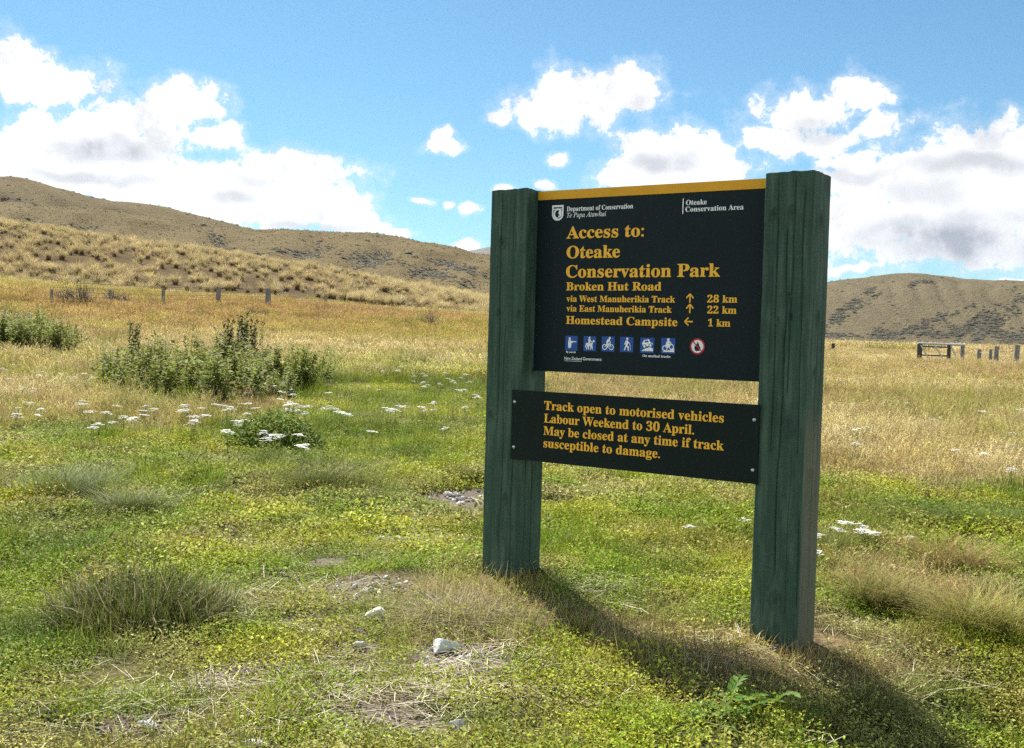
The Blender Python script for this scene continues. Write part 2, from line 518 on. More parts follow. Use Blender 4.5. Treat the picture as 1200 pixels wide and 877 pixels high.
def hill(name, mat, crest, foot, rc, rf, na=420, nr=130, rough=1.0, gully=0.0, gslope=1.0, gseed=0, gfreq=30.0, shape=1.0, back=1.5, scrubf=None, nseed=0):
    """crest, foot: (photo x, photo y) of skyline and of foot line, seen at distances rc and rf"""
    def prof(pts, dist):
        a, h = [], []
        for px, py in pts:
            d = ray(px, py)
            a.append(math.atan2(d[0], d[1]))
            h.append(EYE + dist * d[2] / math.hypot(d[0], d[1]))
        return np.array(a), np.array(h)
    ca, ch = prof(crest, rc)
    fa, fh = prof(foot, rf)
    a = np.linspace(ca.min(), ca.max(), na)
    k = np.ones(9) / 9
    H = np.interp(a, ca, ch)
    H = np.convolve(np.pad(H, 4, mode='edge'), k, 'valid')
    H0 = np.interp(a, fa, fh)
    t = np.concatenate([np.linspace(-.12, 1, int(nr * .8)), np.linspace(1, back, nr - int(nr * .8) + 1)[1:]])
    Aa, T = np.meshgrid(a, t, indexing='ij')
    rr_ = rf + (rc - rf) * T
    up_ = np.clip(T, 0, 1)
    s = np.where(up_ < 1, 1 - (1 - up_) ** shape, 1)
    s = .5 * s + .5 * (s * s * (3 - 2 * s))
    Hc, Hf = H[:, None], H0[:, None]
    Zz = Hf + (Hc - Hf) * s
    Zz = np.where(T > 1, Hc - (Hc - Hf) * (T - 1) ** 1.6 * 1.0, Zz)
    Zz = np.where(T < 0, Hf + T * (Hc - Hf) * .9 - 1.0, Zz)
    Xx, Yy = rr_ * np.sin(Aa), rr_ * np.cos(Aa)
    dd = (rc - rf)
    env = np.clip(np.sin(np.clip(T, 0, 1) * math.pi), 0, 1)
    n_ = fbmn(Xx, Yy, 3.0 / dd, 5, 40 + nseed) - .5
    hgt_ = np.maximum(Hc - Hf, 4)
    Zz = Zz + rough * .30 * hgt_ * n_ * env
    gl = np.zeros_like(Zz)
    if gully:
        # gullies run down the slope, slanting sideways
        u = (Aa - a[0]) / (a[-1] - a[0]) * gfreq + T * gslope + (fbmn(Xx, Yy, 2.5 / dd, 3, 70 + gseed) - .5) * 3.0
        tri = np.abs((u + gseed * .37) % 1 - .5) * 2
        gl = (1 - sst(tri, 0, .75)) * env * (.4 + 1.2 * fbmn(Xx, Yy, 1.6 / dd, 2, 80 + gseed))
        Zz = Zz - gully * hgt_ * gl
    sc = np.clip(gl, 0, 1) if scrubf is None else scrubf(Xx, Yy, Zz, gl)
    V = np.stack([Xx, Yy, Zz], -1).reshape(-1, 3)
    nA, nR = Aa.shape
    i, j = np.meshgrid(np.arange(nA - 1), np.arange(nR - 1), indexing='ij')
    q = (i * nR + j).ravel()
    Fq = np.stack([q, q + nR, q + nR + 1, q + 1], -1)
    me = mesh_np(name, V, [Fq], [mat], {'scrub': ('FLOAT', sc.ravel())}, smooth=True)
    o = tag(link(name, me), kind='structure')
    return o, dict(X=Xx, Y=Yy, Z=Zz, T=T, A=Aa, scrub=sc)


m_left = hill_material('tussock_hill', (.138, .106, .052), (.178, .138, .068), (.14, .115, .08), .02, .62, .95)
m_mid = hill_material('tussock_spur', (.150, .115, .055), (.195, .150, .074), (.15, .125, .085), .025, .6, .95)
m_slope = hill_material('tussock_slope_soil', (.10, .066, .028), (.15, .102, .045), (.10, .07, .04), .12, 1.3, 1.6)
m_right = hill_material('dry_hill', (.145, .118, .068), (.18, .148, .085), (.105, .094, .070), .012, .5, .9, .6)
m_far = hill_material('far_range', (.16, .14, .10), (.2, .17, .12), (.1, .1, .08), .001)

def patches(lst):
    """scrub grows in patches: (photo x, photo y, half length, half height, tilt) as seen from the lookout"""
    def fn(X_, Y_, Z_, gl):
        P3 = np.stack([X_, Y_, Z_ - EYE], -1)
        dz = np.maximum(P3 @ fw, 1)
        px = 600 + F * (P3 @ cR) / dz
        py = 438.5 - F * (P3 @ cU) / dz
        n = fbmn(px, py, .06, 4, 91) - .5
        t = np.zeros_like(px)
        for (cx, cy, rx, ry, a) in lst:
            ca, sa = math.cos(R(a)), math.sin(R(a))
            u, v = (px - cx) * ca + (py - cy) * sa, -(px - cx) * sa + (py - cy) * ca
            t = np.maximum(t, 1 - .55 * np.hypot(u / rx, v / ry))
        return np.clip(t + n * 1.0, 0, 1) * (t > .02) + np.clip(gl * .25, 0, .3)
    return fn


LEFT_SCRUB = [(235, 268, 26, 5, 12), (262, 281, 14, 6, 40), (15, 235, 30, 4, 5)]
MID_SCRUB = [(72, 268, 46, 5, 5), (105, 273, 20, 6, 20), (340, 297, 34, 5, 8), (440, 308, 58, 9, 12), (360, 300, 20, 5, 8), (500, 322, 50, 7, 14), (530, 312, 40, 4, 15), (255, 283, 18, 6, 35)]
RIGHT_SCRUB = [(1018, 342, 16, 4, -28), (1000, 357, 22, 5, -38), (980, 372, 22, 6, -40), (1008, 360, 24, 3, -35), (1078, 384, 44, 6, -22), (1050, 392, 50, 6, -8), (1090, 392, 60, 5, 2), (1130, 388, 28, 8, -40), (1160, 385, 34, 9, -38),
               (1190, 395, 36, 9, 0), (1150, 377, 16, 4, -38), (1085, 331, 10, 2, 10), (1070, 333, 9, 2, -20), (1133, 361, 6, 2, -30), (1195, 350, 12, 4, -35), (985, 394, 30, 3, 3)]

far_o, _ = hill('far_hill', m_far, [(440, 320), (500, 304), (545, 295), (572, 290), (620, 280), (700, 285), (780, 300), (900, 330), (980, 350)],
                [(440, 385), (980, 400)], 13000, 9500, 200, 60, .25, gully=.12, gfreq=14, shape=1.2)
hl_o, HL = hill('left_hill', m_left,
                [(-330, 190), (-120, 205), (0, 211), (22, 212), (60, 222), (110, 236), (170, 243), (215, 250), (250, 261), (290, 270), (345, 283), (420, 300), (520, 322), (640, 350), (760, 378)],
                [(-330, 330), (0, 345), (300, 350), (760, 392)], 1150, 620, 460, 140, .22, gully=.05, gslope=3.2, gfreq=14, gseed=2, shape=1.35, scrubf=patches(LEFT_SCRUB))
hm_o, HM = hill('middle_hill', m_mid,
                [(-330, 250), (-60, 243), (0, 240), (60, 244), (130, 250), (200, 262), (255, 271), (290, 270), (340, 273), (400, 275), (440, 277), (480, 283), (530, 293), (575, 302), (640, 322), (720, 350), (800, 380)],
                [(-330, 350), (0, 355), (300, 358), (570, 372), (800, 398)], 620, 300, 460, 140, .25, gully=.05, gslope=-2.6, gfreq=13, gseed=5, shape=1.3, nseed=3, scrubf=patches(MID_SCRUB))
hs_o, HS = hill('tussock_slope', m_slope,
                [(-330, 225), (-120, 248), (0, 262), (60, 270), (110, 279), (165, 287), (220, 293), (300, 305), (400, 321), (480, 337), (570, 352), (680, 372), (800, 392)],
                [(-330, 332), (0, 340), (150, 343), (330, 348), (380, 352), (470, 361), (570, 371), (680, 384), (800, 399)], 215, 118, 420, 120, .35, shape=1.1, back=2.2)


hr_o, HR = hill('right_hill', m_right,
                [(760, 385), (840, 362), (900, 348), (960, 335), (985, 331), (1010, 329), (1040, 325), (1060, 323), (1085, 324), (1110, 327), (1150, 331), (1200, 332), (1280, 334), (1400, 328), (1600, 320)],
                [(760, 396), (960, 396), (1100, 402), (1200, 406), (1600, 417)], 1650, 1150, 460, 150, .12, gully=.03, gslope=4.5, gfreq=26, gseed=7, shape=1.9, scrubf=patches(RIGHT_SCRUB))


# ------------------------------------------------------------------ grass and other growing things
def blades(n, xy, h, w, lean, curve, segs, rg, taper=.12, az0=None):
    """n strips of segs quads; xy (n,2) roots; h,w (n,) ; lean/curve: outward angle at the root and extra bend to the tip"""
    a = rg.random(n) * 2 * math.pi if az0 is None else az0
    face = a + math.pi / 2 + (rg.random(n) - .5) * 1.2
    t = np.linspace(0, 1, segs + 1)
    ang = lean[:, None] + curve[:, None] * t[None]
    ds = h[:, None] / segs
    dx = np.sin(ang) * ds
    dz = np.cos(ang) * ds
    ox = np.concatenate([np.zeros((n, 1)), np.cumsum(dx[:, :-1], 1)], 1)
    oz = np.concatenate([np.zeros((n, 1)), np.cumsum(dz[:, :-1], 1)], 1)
    cx = xy[:, 0:1] + ox * np.cos(a)[:, None]
    cy = xy[:, 1:2] + ox * np.sin(a)[:, None]
    ww = (w[:, None] * (1 - (1 - taper) * t[None] ** 1.5)) / 2
    fx, fy = np.cos(face)[:, None] * ww, np.sin(face)[:, None] * ww
    V = np.stack([np.stack([cx - fx, cy - fy, oz], -1), np.stack([cx + fx, cy + fy, oz], -1)], 2).reshape(-1, 3)
    k = segs + 1
    base = (np.arange(n) * k * 2)[:, None] + (np.arange(segs) * 2)[None]
    Fq = np.stack([base, base + 1, base + 3, base + 2], -1).reshape(-1, 4)
    hg = np.repeat(np.tile(t, n), 2)
    rn = np.repeat(rg.random(n), k * 2)
    tip = np.stack([cx[:, -1], cy[:, -1], oz[:, -1]], -1)
    tdir = np.stack([np.sin(ang[:, -1]) * np.cos(a), np.sin(ang[:, -1]) * np.sin(a), np.cos(ang[:, -1])], -1)
    return V, Fq, hg, rn, tip, tdir


def leaflets(n, cen, size, rg, flat=.7, asp=.55, dirs=None):
    """n folded rhombic leaves"""
    if dirs is None:
        a = rg.random(n) * 2 * math.pi
        e = (rg.random(n) - .35) * (1.6 * (1 - flat) + .5)
        d = np.stack([np.cos(a) * np.cos(e), np.sin(a) * np.cos(e), np.sin(e)], -1)
    else:
        d = dirs
    z = np.array([0, 0, 1.0]) + (rg.random((n, 3)) - .5) * 1.1
    s = np.cross(d, z)
    s /= np.linalg.norm(s, axis=1)[:, None] + 1e-9
    nn = np.cross(s, d)
    L = size[:, None]
    p0 = cen
    p1 = cen + d * L * .5 + s * L * asp * .5 + nn * L * .08
    p2 = cen + d * L - nn * L * .12
    p3 = cen + d * L * .5 - s * L * asp * .5 + nn * L * .08
    V = np.stack([p0, p1, p2, p3], 1).reshape(-1, 3)
    b = np.arange(n)[:, None] * 4
    Ft = np.concatenate([b + np.array([[0, 1, 2]]), b + np.array([[0, 2, 3]])], 0)
    rn = np.repeat(rg.random(n), 4)
    return V, Ft, rn


class Geo:
    def __init__(self):
        self.V, self.Q, self.T, self.h, self.r, self.mq, self.mt, self.n = [], [], [], [], [], [], [], 0

    def add(self, V, Fq, hg, rn, mi=0):
        Fq = np.asarray(Fq)
        (self.Q if Fq.shape[1] == 4 else self.T).append(Fq + self.n)
        (self.mq if Fq.shape[1] == 4 else self.mt).append(np.full(len(Fq), mi))
        self.V.append(V)
        self.h.append(np.broadcast_to(hg, (len(V),)))
        self.r.append(np.broadcast_to(rn, (len(V),)))
        self.n += len(V)

    def mesh(self, name, mats):
        faces, mi = [], []
        if self.Q:
            faces.append(np.concatenate(self.Q))
            mi.append(np.concatenate(self.mq))
        if self.T:
            faces.append(np.concatenate(self.T))
            mi.append(np.concatenate(self.mt))
        return mesh_np(name, np.concatenate(self.V), faces, mats, {'hgt': ('FLOAT', np.concatenate(self.h)), 'rnd': ('FLOAT', np.concatenate(self.r))}, np.concatenate(mi))


def disc(n, rad, rg, p=.5):
    r = rad * rg.random(n) ** p
    a = rg.random(n) * 2 * math.pi
    return np.stack([r * np.cos(a), r * np.sin(a)], -1)


U = lambda rg, n, a, b: a + (b - a) * rg.random(n)

m_turf = leafmat('turf_leaf', (.85, .85, .85), (1.08, 1.08, 1.08), .30, vary=.5)
m_blade = leafmat('grass_blade', (.80, .92, .75), (1.05, 1.0, .9), .28, vary=.5)
m_stalk = leafmat('dry_stalk', (.62, .66, .42), (1.0, .95, .85), .38, vary=.35)
m_head = leafmat('seed_head', (1.15, 1.15, 1.15), (1.4, 1.42, 1.5), .45, vary=.4)
m_straw = leafmat('straw_litter', (.9, .88, .8), (1, 1, 1), .2, vary=.35)


def proto_turf(seed, big=1.0, n=200):
    rg = np.random.default_rng(seed)
    g = Geo()
    xy = disc(n, .17, rg)
    z = (.004 + (.03 + .05 * (seed % 3) / 2) * rg.random(n) * (1 - (np.hypot(xy[:, 0], xy[:, 1]) / .2) ** 2)) * big ** .5
    V, Ft, rn = leaflets(n, np.concatenate([xy, z[:, None]], 1), U(rg, n, .008, .0175) * big, rg, flat=.45)
    g.add(V, Ft, np.tile([.2, .6, 1, .6], n), rn)
    k = 7
    V, Fq, hg, rn, _, _ = blades(k, disc(k, .16, rg), U(rg, k, .03, .07), U(rg, k, .0022, .004) * big, U(rg, k, .2, 1.0), U(rg, k, 0, .7), 2, rg)
    g.add(V, Fq, hg, rn)
    return g.mesh('turf_patch', [m_turf])


def proto_sprig(seed, n=38, rad=.11, h=(.05, .14), w=(.0022, .0042), lean=(.05, .9), curve=(0, 1.1)):
    rg = np.random.default_rng(seed)
    g = Geo()
    V, Fq, hg, rn, tip, td = blades(n, disc(n, rad, rg), U(rg, n, *h), U(rg, n, *w), U(rg, n, *lean), U(rg, n, *curve), 3, rg)
    g.add(V, Fq, hg, rn)
    return g.mesh('grass_sprig', [m_blade])


def proto_meadow(seed, rad, n, h, w, hl, hw, nleaf, per=7):
    rg = np.random.default_rng(seed)
    g = Geo()
    hh = U(rg, n, *h)
    V, Fq, hg, rn, tip, td = blades(n, disc(n, rad, rg, .55), hh, U(rg, n, *w), U(rg, n, .0, .55), U(rg, n, .1, .9), 4, rg, taper=.5)
    g.add(V, Fq, hg, rn)
    # seed heads: short spikelets set along the end of each stalk
    m = n * per
    f = np.tile(np.linspace(-.95, .1, per), n)
    c = np.repeat(tip, per, 0) + np.repeat(td, per, 0) * (f * np.repeat(U(rg, n, *hl), per))[:, None]
    d = np.repeat(td, per, 0) + (rg.random((m, 3)) - .5) * 1.5
    d /= np.linalg.norm(d, axis=1)[:, None]
    V, Ft, rn2 = leaflets(m, c, U(rg, m, hw[0], hw[1]), rg, dirs=d, asp=.42)
    g.add(V, Ft, np.tile([.3, .6, 1, .6], m), np.repeat(rn[::10][:n], per * 4) * .5 + rn2 * .5, 1)
    V, Fq, hg, rn, _, _ = blades(nleaf, disc(nleaf, rad, rg, .55), U(rg, nleaf, h[0] * .3, h[1] * .7), U(rg, nleaf, w[0] * 1.3, w[1] * 1.7), U(rg, nleaf, .2, 1.1), U(rg, nleaf, .3, 1.3), 3, rg)
    g.add(V, Fq, hg, rn)
    return g.mesh('meadow_clump', [m_stalk, m_head])


def proto_straw(seed, n=24, rad=.22):
    rg = np.random.default_rng(seed)
    g = Geo()
    V, Fq, hg, rn, _, _ = blades(n, disc(n, rad, rg), U(rg, n, .04, .24), U(rg, n, .0022, .0044), U(rg, n, 1.42, 1.6), U(rg, n, -.12, .15), 3, rg, taper=.6)
    V[:, 2] = V[:, 2] * .35 + .012 + .012 * rn
    V[:, 2] = np.maximum(V[:, 2], .006)
    g.add(V, Fq, hg, rn)
    return g.mesh('straw_bits', [m_straw])


def proto_bush(seed, n=170, mats=()):
    rg = np.random.default_rng(seed)
    g = Geo()
    d = rg.normal(size=(n, 3))
    d /= np.linalg.norm(d, axis=1)[:, None]
    d[:, 2] = np.abs(d[:, 2])
    rad = .5 * (.55 + .5 * rg.random(n)) * (1 + .35 * np.sin(d[:, 0] * 4 + seed) * np.cos(d[:, 1] * 5))
    V, Ft, rn = leaflets(n, d * rad[:, None] * np.array([1, 1, .9]), U(rg, n, .12, .26), rg, flat=.1, asp=.7)
    g.add(V, Ft, np.tile([.1, .5, 1, .5], n), rn)
    return g.mesh('scrub_bush', list(mats))


def proto_tussock(seed, n=150, mats=()):
    rg = np.random.default_rng(seed)
    g = Geo()
    lean = U(rg, n, .0, .75)
    V, Fq, hg, rn, _, _ = blades(n, disc(n, .16, rg), U(rg, n, .65, 1.15), U(rg, n, .018, .034), lean, U(rg, n, .3, 1.7), 4, rg, taper=.15)
    g.add(V, Fq, hg, rn)
    return g.mesh('tussock', list(mats))


# geometry-node scatterer: one object whose points carry turn, size, kind and tint
def scatter(name, protos, P, rot, scl, idx, tint, kind='stuff'):
    pc = bpy.data.collections.new(name + '_kinds')          # kept out of the scene, only instanced
    for k, me in enumerate(protos):
        o = bpy.data.objects.new('%s_kind_%02d' % (name, k), me)
        pc.objects.link(o)
    me = mesh_np(name, P, [], (), None) if False else bpy.data.meshes.new(name)
    me.vertices.add(len(P))
    me.vertices.foreach_set('co', np.asarray(P, np.float32).ravel())
    for nm, ty, key, arr in (('turn', 'FLOAT_VECTOR', 'vector', rot), ('size', 'FLOAT_VECTOR', 'vector', scl), ('pick', 'INT', 'value', idx), ('tint', 'FLOAT_COLOR', 'color', tint)):
        a = me.attributes.new(nm, ty, 'POINT')
        a.data.foreach_set(key, np.asarray(arr, np.int32 if ty == 'INT' else np.float32).ravel())
    o = tag(link(name, me), kind=kind)
    ng = bpy.data.node_groups.new(name + '_scatter', 'GeometryNodeTree')
    ng.interface.new_socket('Geometry', in_out='INPUT', socket_type='NodeSocketGeometry')
    ng.interface.new_socket('Geometry', in_out='OUTPUT', socket_type='NodeSocketGeometry')
    G = NT(ng)
    gi = G.n('NodeGroupInput')
    ci = G.n('GeometryNodeCollectionInfo')
    ci.inputs['Collection'].default_value = pc
    ci.inputs['Separate Children'].default_value = True
    ci.inputs['Reset Children'].default_value = True

    def at(nm, ty):
        nd = G.n('GeometryNodeInputNamedAttribute', data_type=ty)
        nd.inputs['Name'].default_value = nm
        return nd.outputs['Attribute']
    ip = G.n('GeometryNodeInstanceOnPoints')
    L = ng.links.new
    L(gi.outputs[0], ip.inputs['Points'])
    L(ci.outputs[0], ip.inputs['Instance'])
    ip.inputs['Pick Instance'].default_value = True
    L(at('pick', 'INT'), ip.inputs['Instance Index'])
    er = G.n('FunctionNodeEulerToRotation')
    L(at('turn', 'FLOAT_VECTOR'), er.inputs[0])
    L(er.outputs[0], ip.inputs['Rotation'])
    L(at('size', 'FLOAT_VECTOR'), ip.inputs['Scale'])
    go = G.n('NodeGroupOutput')
    L(ip.outputs[0], go.inputs[0])
    md = o.modifiers.new('scatter', 'NODES')
    md.node_group = ng
    return o


HALF = R(30)


def polar(n, r0, r1, power, rg, half=HALF):
    """random points in the sector the lookout faces; power 2 = even, lower = denser near the viewer"""
    u = rg.random(n)
    if power == 0:
        r = r0 * (r1 / r0) ** u
    else:
        r = (r0 ** power + u * (r1 ** power - r0 ** power)) ** (1 / power)
    th = (rg.random(n) * 2 - 1) * (half + np.minimum(1.1 / r, .32))
    return r * np.sin(th), r * np.cos(th)


def lerp3(a, b, t):
    t = np.asarray(t)[:, None]
    return np.asarray(a)[None] * (1 - t) + np.asarray(b)[None] * t if np.ndim(a) == 1 else a * (1 - t) + np.asarray(b)[None] * t


def rgba(c):
    return np.concatenate([c, np.ones((len(c), 1))], 1)


def tints(x, y, rg, dry, tall=0.0):
    n1 = fbmn(x, y, .9, 3, 33)
    n2 = fbmn(x, y, 2.7, 3, 37)
    g = np.clip(field(x, y, GREEN_SP) + (n1 - .56) * 2.4, 0, 1)
    n3 = fbmn(x, y, 1.7, 4, 57)
    c = lerp3(np.array([.225, .305, .02]), np.array([.38, .39, .03]), sst(n3, .38, .62))
    c = lerp3(c, np.array([.34, .28, .085]), sst(n2, .53, .68) * .75)
    c = lerp3(c, np.array([.44, .37, .19]), sst(fbmn(x, y, 1.2, 4, 87), .57, .68) * .45)
    c = lerp3(c, np.array([.12, .19, .02]), g * .9)
    d = sst(dry, .25, .85)
    straw = lerp3(np.array([.40, .295, .125]), np.array([.54, .45, .245]), sst(n2 + rg.normal(0, .12, len(x)), .35, .65))
    pat = fbmn(x, y, .16, 4, 44)
    straw = lerp3(straw, np.array([.30, .255, .075]), sst(pat, .52, .68) * .75)
    straw = lerp3(straw, np.array([.37, .26, .13]), sst(fbmn(x, y, .11, 4, 47), .54, .68) * .6)
    straw = lerp3(straw, np.array([.34, .27, .06]), np.clip(field(x, y, OLIVE_SP), 0, 1) * .8)
    straw = lerp3(straw, np.array([.36, .205, .105]), np.clip(field(x, y, RED_SP) + (n1 - .66) * .6, 0, 1) * .8)
    c = lerp3(c, straw, np.clip(d + rg.normal(0, .14, len(x)), 0, 1)) if False else c * (1 - np.clip(d + rg.normal(0, .14, len(x)), 0, 1))[:, None] + straw * np.clip(d + rg.normal(0, .14, len(x)), 0, 1)[:, None]
    return np.clip(c * rg.uniform(.82, 1.18, len(x))[:, None], 0, 1)


def place(name, protos, x, y, rg, sc, dry, tintmul=1.0, tilt=.12, zoff=0.0):
    n = len(x)
    z = height(x, y) + zoff
    rot = np.stack([rg.normal(0, tilt, n), rg.normal(0, tilt, n), rg.random(n) * 2 * math.pi], -1)
    s3 = np.stack([sc, sc, sc * rg.uniform(.8, 1.25, n)], -1)
    t = rgba(tints(x, y, rg, dry) * tintmul)
    return scatter(name, protos, np.stack([x, y, z], -1), rot, s3, rg.integers(0, len(protos), n), t)


# posts stand here; keep plants from growing through them
SX, SY, SYAW = -.1482, 6.4781, -.5979
sU = np.array([math.cos(SYAW), math.sin(SYAW)])
sN = np.array([-math.sin(SYAW), math.cos(SYAW)])


def in_post(x, y, m=.02):
    u = (x - SX) * sU[0] + (y - SY) * sU[1]
    v = (x - SX) * sN[0] + (y - SY) * sN[1]
    vin = (v > -m) & (v < .25 + m)
    return vin & (((u > -m) & (u < .25 + m)) | ((u > 1.66 - m) & (u < 1.91 + m)))


rg = np.random.default_rng(11)
# 1 low leafy turf
x, y = polar(25000, 2.7, 27, 1.25, rg)
dry = dryness(x, y)
bare = np.clip(field(x, y, BARE_SP) * 1.5 + (fbmn(x, y, 2.2, 3, 51) - .57) * 3.0, 0, 1)
keep = (rg.random(len(x)) < (1.08 - .95 * sst(dry, .3, .95))) & (rg.random(len(x)) > bare * 1.05) & ~in_post(x, y, .06)
x, y, dry = x[keep], y[keep], dry[keep]
r = np.hypot(x, y)
ng_ = r < 6.5 + 7 * rg.random(len(r))
place('turf', [proto_turf(100 + k) for k in range(6)], x[ng_], y[ng_], rg, U(rg, ng_.sum(), .75, 1.5), dry[ng_] * .38)
fg = ~ng_
place('far_turf', [proto_turf(120 + k, 1.5, 170) for k in range(5)], x[fg], y[fg], rg, U(rg, fg.sum(), 1.2, 1.9), dry[fg] * .85)
# 2 fine short grass
x, y = polar(24000, 2.7, 30, 1.2, rg)
dry = dryness(x, y)
bare = np.clip(field(x, y, BARE_SP) * 1.6, 0, 1)
in_front = in_post(x, y, .14) & ~in_post(x, y, .03)
pr = (.03 + .9 * sst(dry, .32, .8)) * np.where(in_front, .35, 1) + .5 * np.clip(field(x, y, GREEN_SP), 0, 1)
keep = (rg.random(len(x)) < pr) & (rg.random(len(x)) > bare) & ~in_post(x, y, .03)
x, y, dry = x[keep], y[keep], dry[keep]
r = np.hypot(x, y)
place('short_grass', [proto_sprig(140 + k) for k in range(6)], x, y, rg, U(rg, len(x), .7, 1.3) * (1 + .5 * sst(r, 7, 16)), dry * 1.0)
# rough tufts of longer grass, in patches
x, y = polar(12000, 3.2, 42, 1.3, rg)
dry = dryness(x, y)
r = np.hypot(x, y)
pt = fbmn(x, y, .8, 4, 61) + .25 * np.clip(field(x, y, GREEN_SP), 0, 1) + .10 * sst(r, 9, 20)
keep = (rg.random(len(x)) < sst(pt, .52, .72)) & (rg.random(len(x)) > np.clip(field(x, y, BARE_SP) * 2, 0, 1)) & ~in_post(x, y, .15)
u = (x - SX) * sU[0] + (y - SY) * sU[1]
v = (x - SX) * sN[0] + (y - SY) * sN[1]
keep &= ~((v < .5) & (v > -2.2) & (u > -.4) & (u < 3.0))
x, y, dry, r = x[keep], y[keep], dry[keep], r[keep]
place('rough_grass', [proto_sprig(150 + k, 62, .13, (.09, .26), (.003, .006), (.05, .75), (.1, 1.2)) for k in range(6)], x, y, rg, U(rg, len(x), .6, 1.35) * np.interp(r, [3, 6, 14, 40], [.55, .7, 1.1, 1.9]), dry * .8 + rg.normal(0, .15, len(x)), tintmul=np.array([.72, .78, .8]))
# 3 tall dry meadow grass, near, middle and far
x, y = polar(15000, 6.5, 36, 1.5, rg)
dry = dryness(x, y)
r = np.hypot(x, y)
keep = (rg.random(len(x)) < sst(dry + (fbmn(x, y, .7, 3, 71) - .5) * .9, .28, 1.12)) & (r > 6.4)
u = (x - SX) * sU[0] + (y - SY) * sU[1]
v = (x - SX) * sN[0] + (y - SY) * sN[1]
keep &= ~((v < .9) & (u > -1) & (u < 3.0))
x, y, dry, r = x[keep], y[keep], dry[keep], r[keep]
dry = dry + 0.0
place('meadow_grass', [proto_meadow(160 + k, .22, 30, (.14, .36), (.003, .005), (.05, .11), (.013, .026), 34) for k in range(6)], x, y, rg,
      U(rg, len(x), .75, 1.25) * np.interp(r, [6, 10, 20], [.55, .75, 1.0]) * np.interp(dry + rg.normal(0, .1, len(x)), [.4, 1.15], [.45, 1.05]), dry)
x, y = polar(7500, 9, 95, 1.1, rg)
dry = dryness(x, y)
keep = (rg.random(len(x)) < sst(dry, .42, .85) * (.2 + .9 * sst(fbmn(x, y, .35, 4, 63), .42, .60))) & ~((np.abs(np.arctan2(x, y) - bearing(1110)) < .09) & (np.hypot(x, y) > 60))
x, y, dry = x[keep], y[keep], dry[keep]
place('tall_meadow_tufts', [proto_meadow(170 + k, .16, 26, (.26, .55), (.004, .008), (.07, .15), (.016, .03), 46) for k in range(5)], x, y, rg,
      U(rg, len(x), .7, 1.2) * np.interp(np.hypot(x, y), [9, 14, 30, 95], [.5, .7, 1.0, 1.3]), dry * .72 + rg.normal(0, .28, len(x)), tintmul=np.array([.85, .86, .84]))
x, y = polar(17000, 30, 130, 1.25, rg)
dry = np.maximum(dryness(x, y), .55)
place('far_meadow_grass', [proto_meadow(180 + k, .75, 80, (.14, .36), (.008, .014), (.06, .13), (.03, .055), 80, 5) for k in range(5)], x, y, rg,
      U(rg, len(x), .8, 1.3) * np.interp(np.hypot(x, y), [30, 130], [.85, 1.05]), dry)
# far flats on the right, out to the foot of the hill
th = rg.uniform(bearing(860), bearing(1330), 9000)
r = 120 * (1050 / 120) ** rg.random(9000)
x, y = r * np.sin(th), r * np.cos(th)
place('distant_grass', [proto_meadow(190 + k, 2.2, 60, (.35, .75), (.03, .06), (.1, .2), (.1, .2), 60, 3) for k in range(4)], x, y, rg, np.interp(r, [120, 1050], [.9, 2.6]) * U(rg, 9000, .8, 1.25), np.full(9000, .95))
# 4 straw litter
sx_, sy_ = [], []
for (px, py, rx, ry, k) in [(420, 835, .55, .3, 26), (300, 800, .3, .3, 14), (520, 810, .35, .2, 14), (200, 850, .4, .25, 14), (380, 690, .5, .3, 12), (480, 640, .5, .4, 12), (250, 720, .25, .25, 7),
                            (690, 815, .3, .25, 10), (1000, 660, .4, .4, 12), (960, 740, .4, .3, 12), (1080, 790, .4, .3, 8), (900, 770, .3, .15, 14), (560, 775, .15, .1, 5), (640, 700, .5, .5, 9), (430, 845, 1.1, .3, 18), (1150, 640, .6, .5, 8), (780, 690, .4, .3, 6)]:
    cx, cy = toworld(px, py)
    sx_.append(rg.normal(cx, rx * .7, k))
    sy_.append(rg.normal(cy, ry * .7, k))
lx, ly = polar(260, 3.2, 16, 1.2, rg)
lk = fbmn(lx, ly, .9, 3, 93) > .5
sx_.append(lx[lk])
sy_.append(ly[lk])
x, y = np.concatenate(sx_), np.concatenate(sy_)
k_ = ~in_post(x, y, .2)
x, y = x[k_], y[k_]
o = scatter('straw_litter', [proto_straw(200 + k) for k in range(6)], np.stack([x, y, height(x, y) + .012], -1),
            np.stack([rg.normal(0, .05, len(x)), rg.normal(0, .05, len(x)), rg.random(len(x)) * 6.28], -1), np.tile(U(rg, len(x), .6, 1.1)[:, None], (1, 3)), rg.integers(0, 6, len(x)),
            rgba(lerp3(np.array([.40, .34, .24]), np.array([.66, .60, .48]), rg.random(len(x)))))

# scrub and tussock on the hills ------------------------------------
m_scrub = leafmat('hill_scrub', (.17, .155, .115), (.25, .23, .17), .3, vary=.4)
m_tuss = leafmat('tussock_blade', (.17, .12, .045), (.62, .49, .24), .30, inst=False, vary=.3)  # dark roots: shade low among the blades put into the colour
m_tuss_i = leafmat('tussock_blade_far', (.17, .12, .045), (.62, .49, .24), .30, vary=.3)  # same dark roots, with the shade painted in


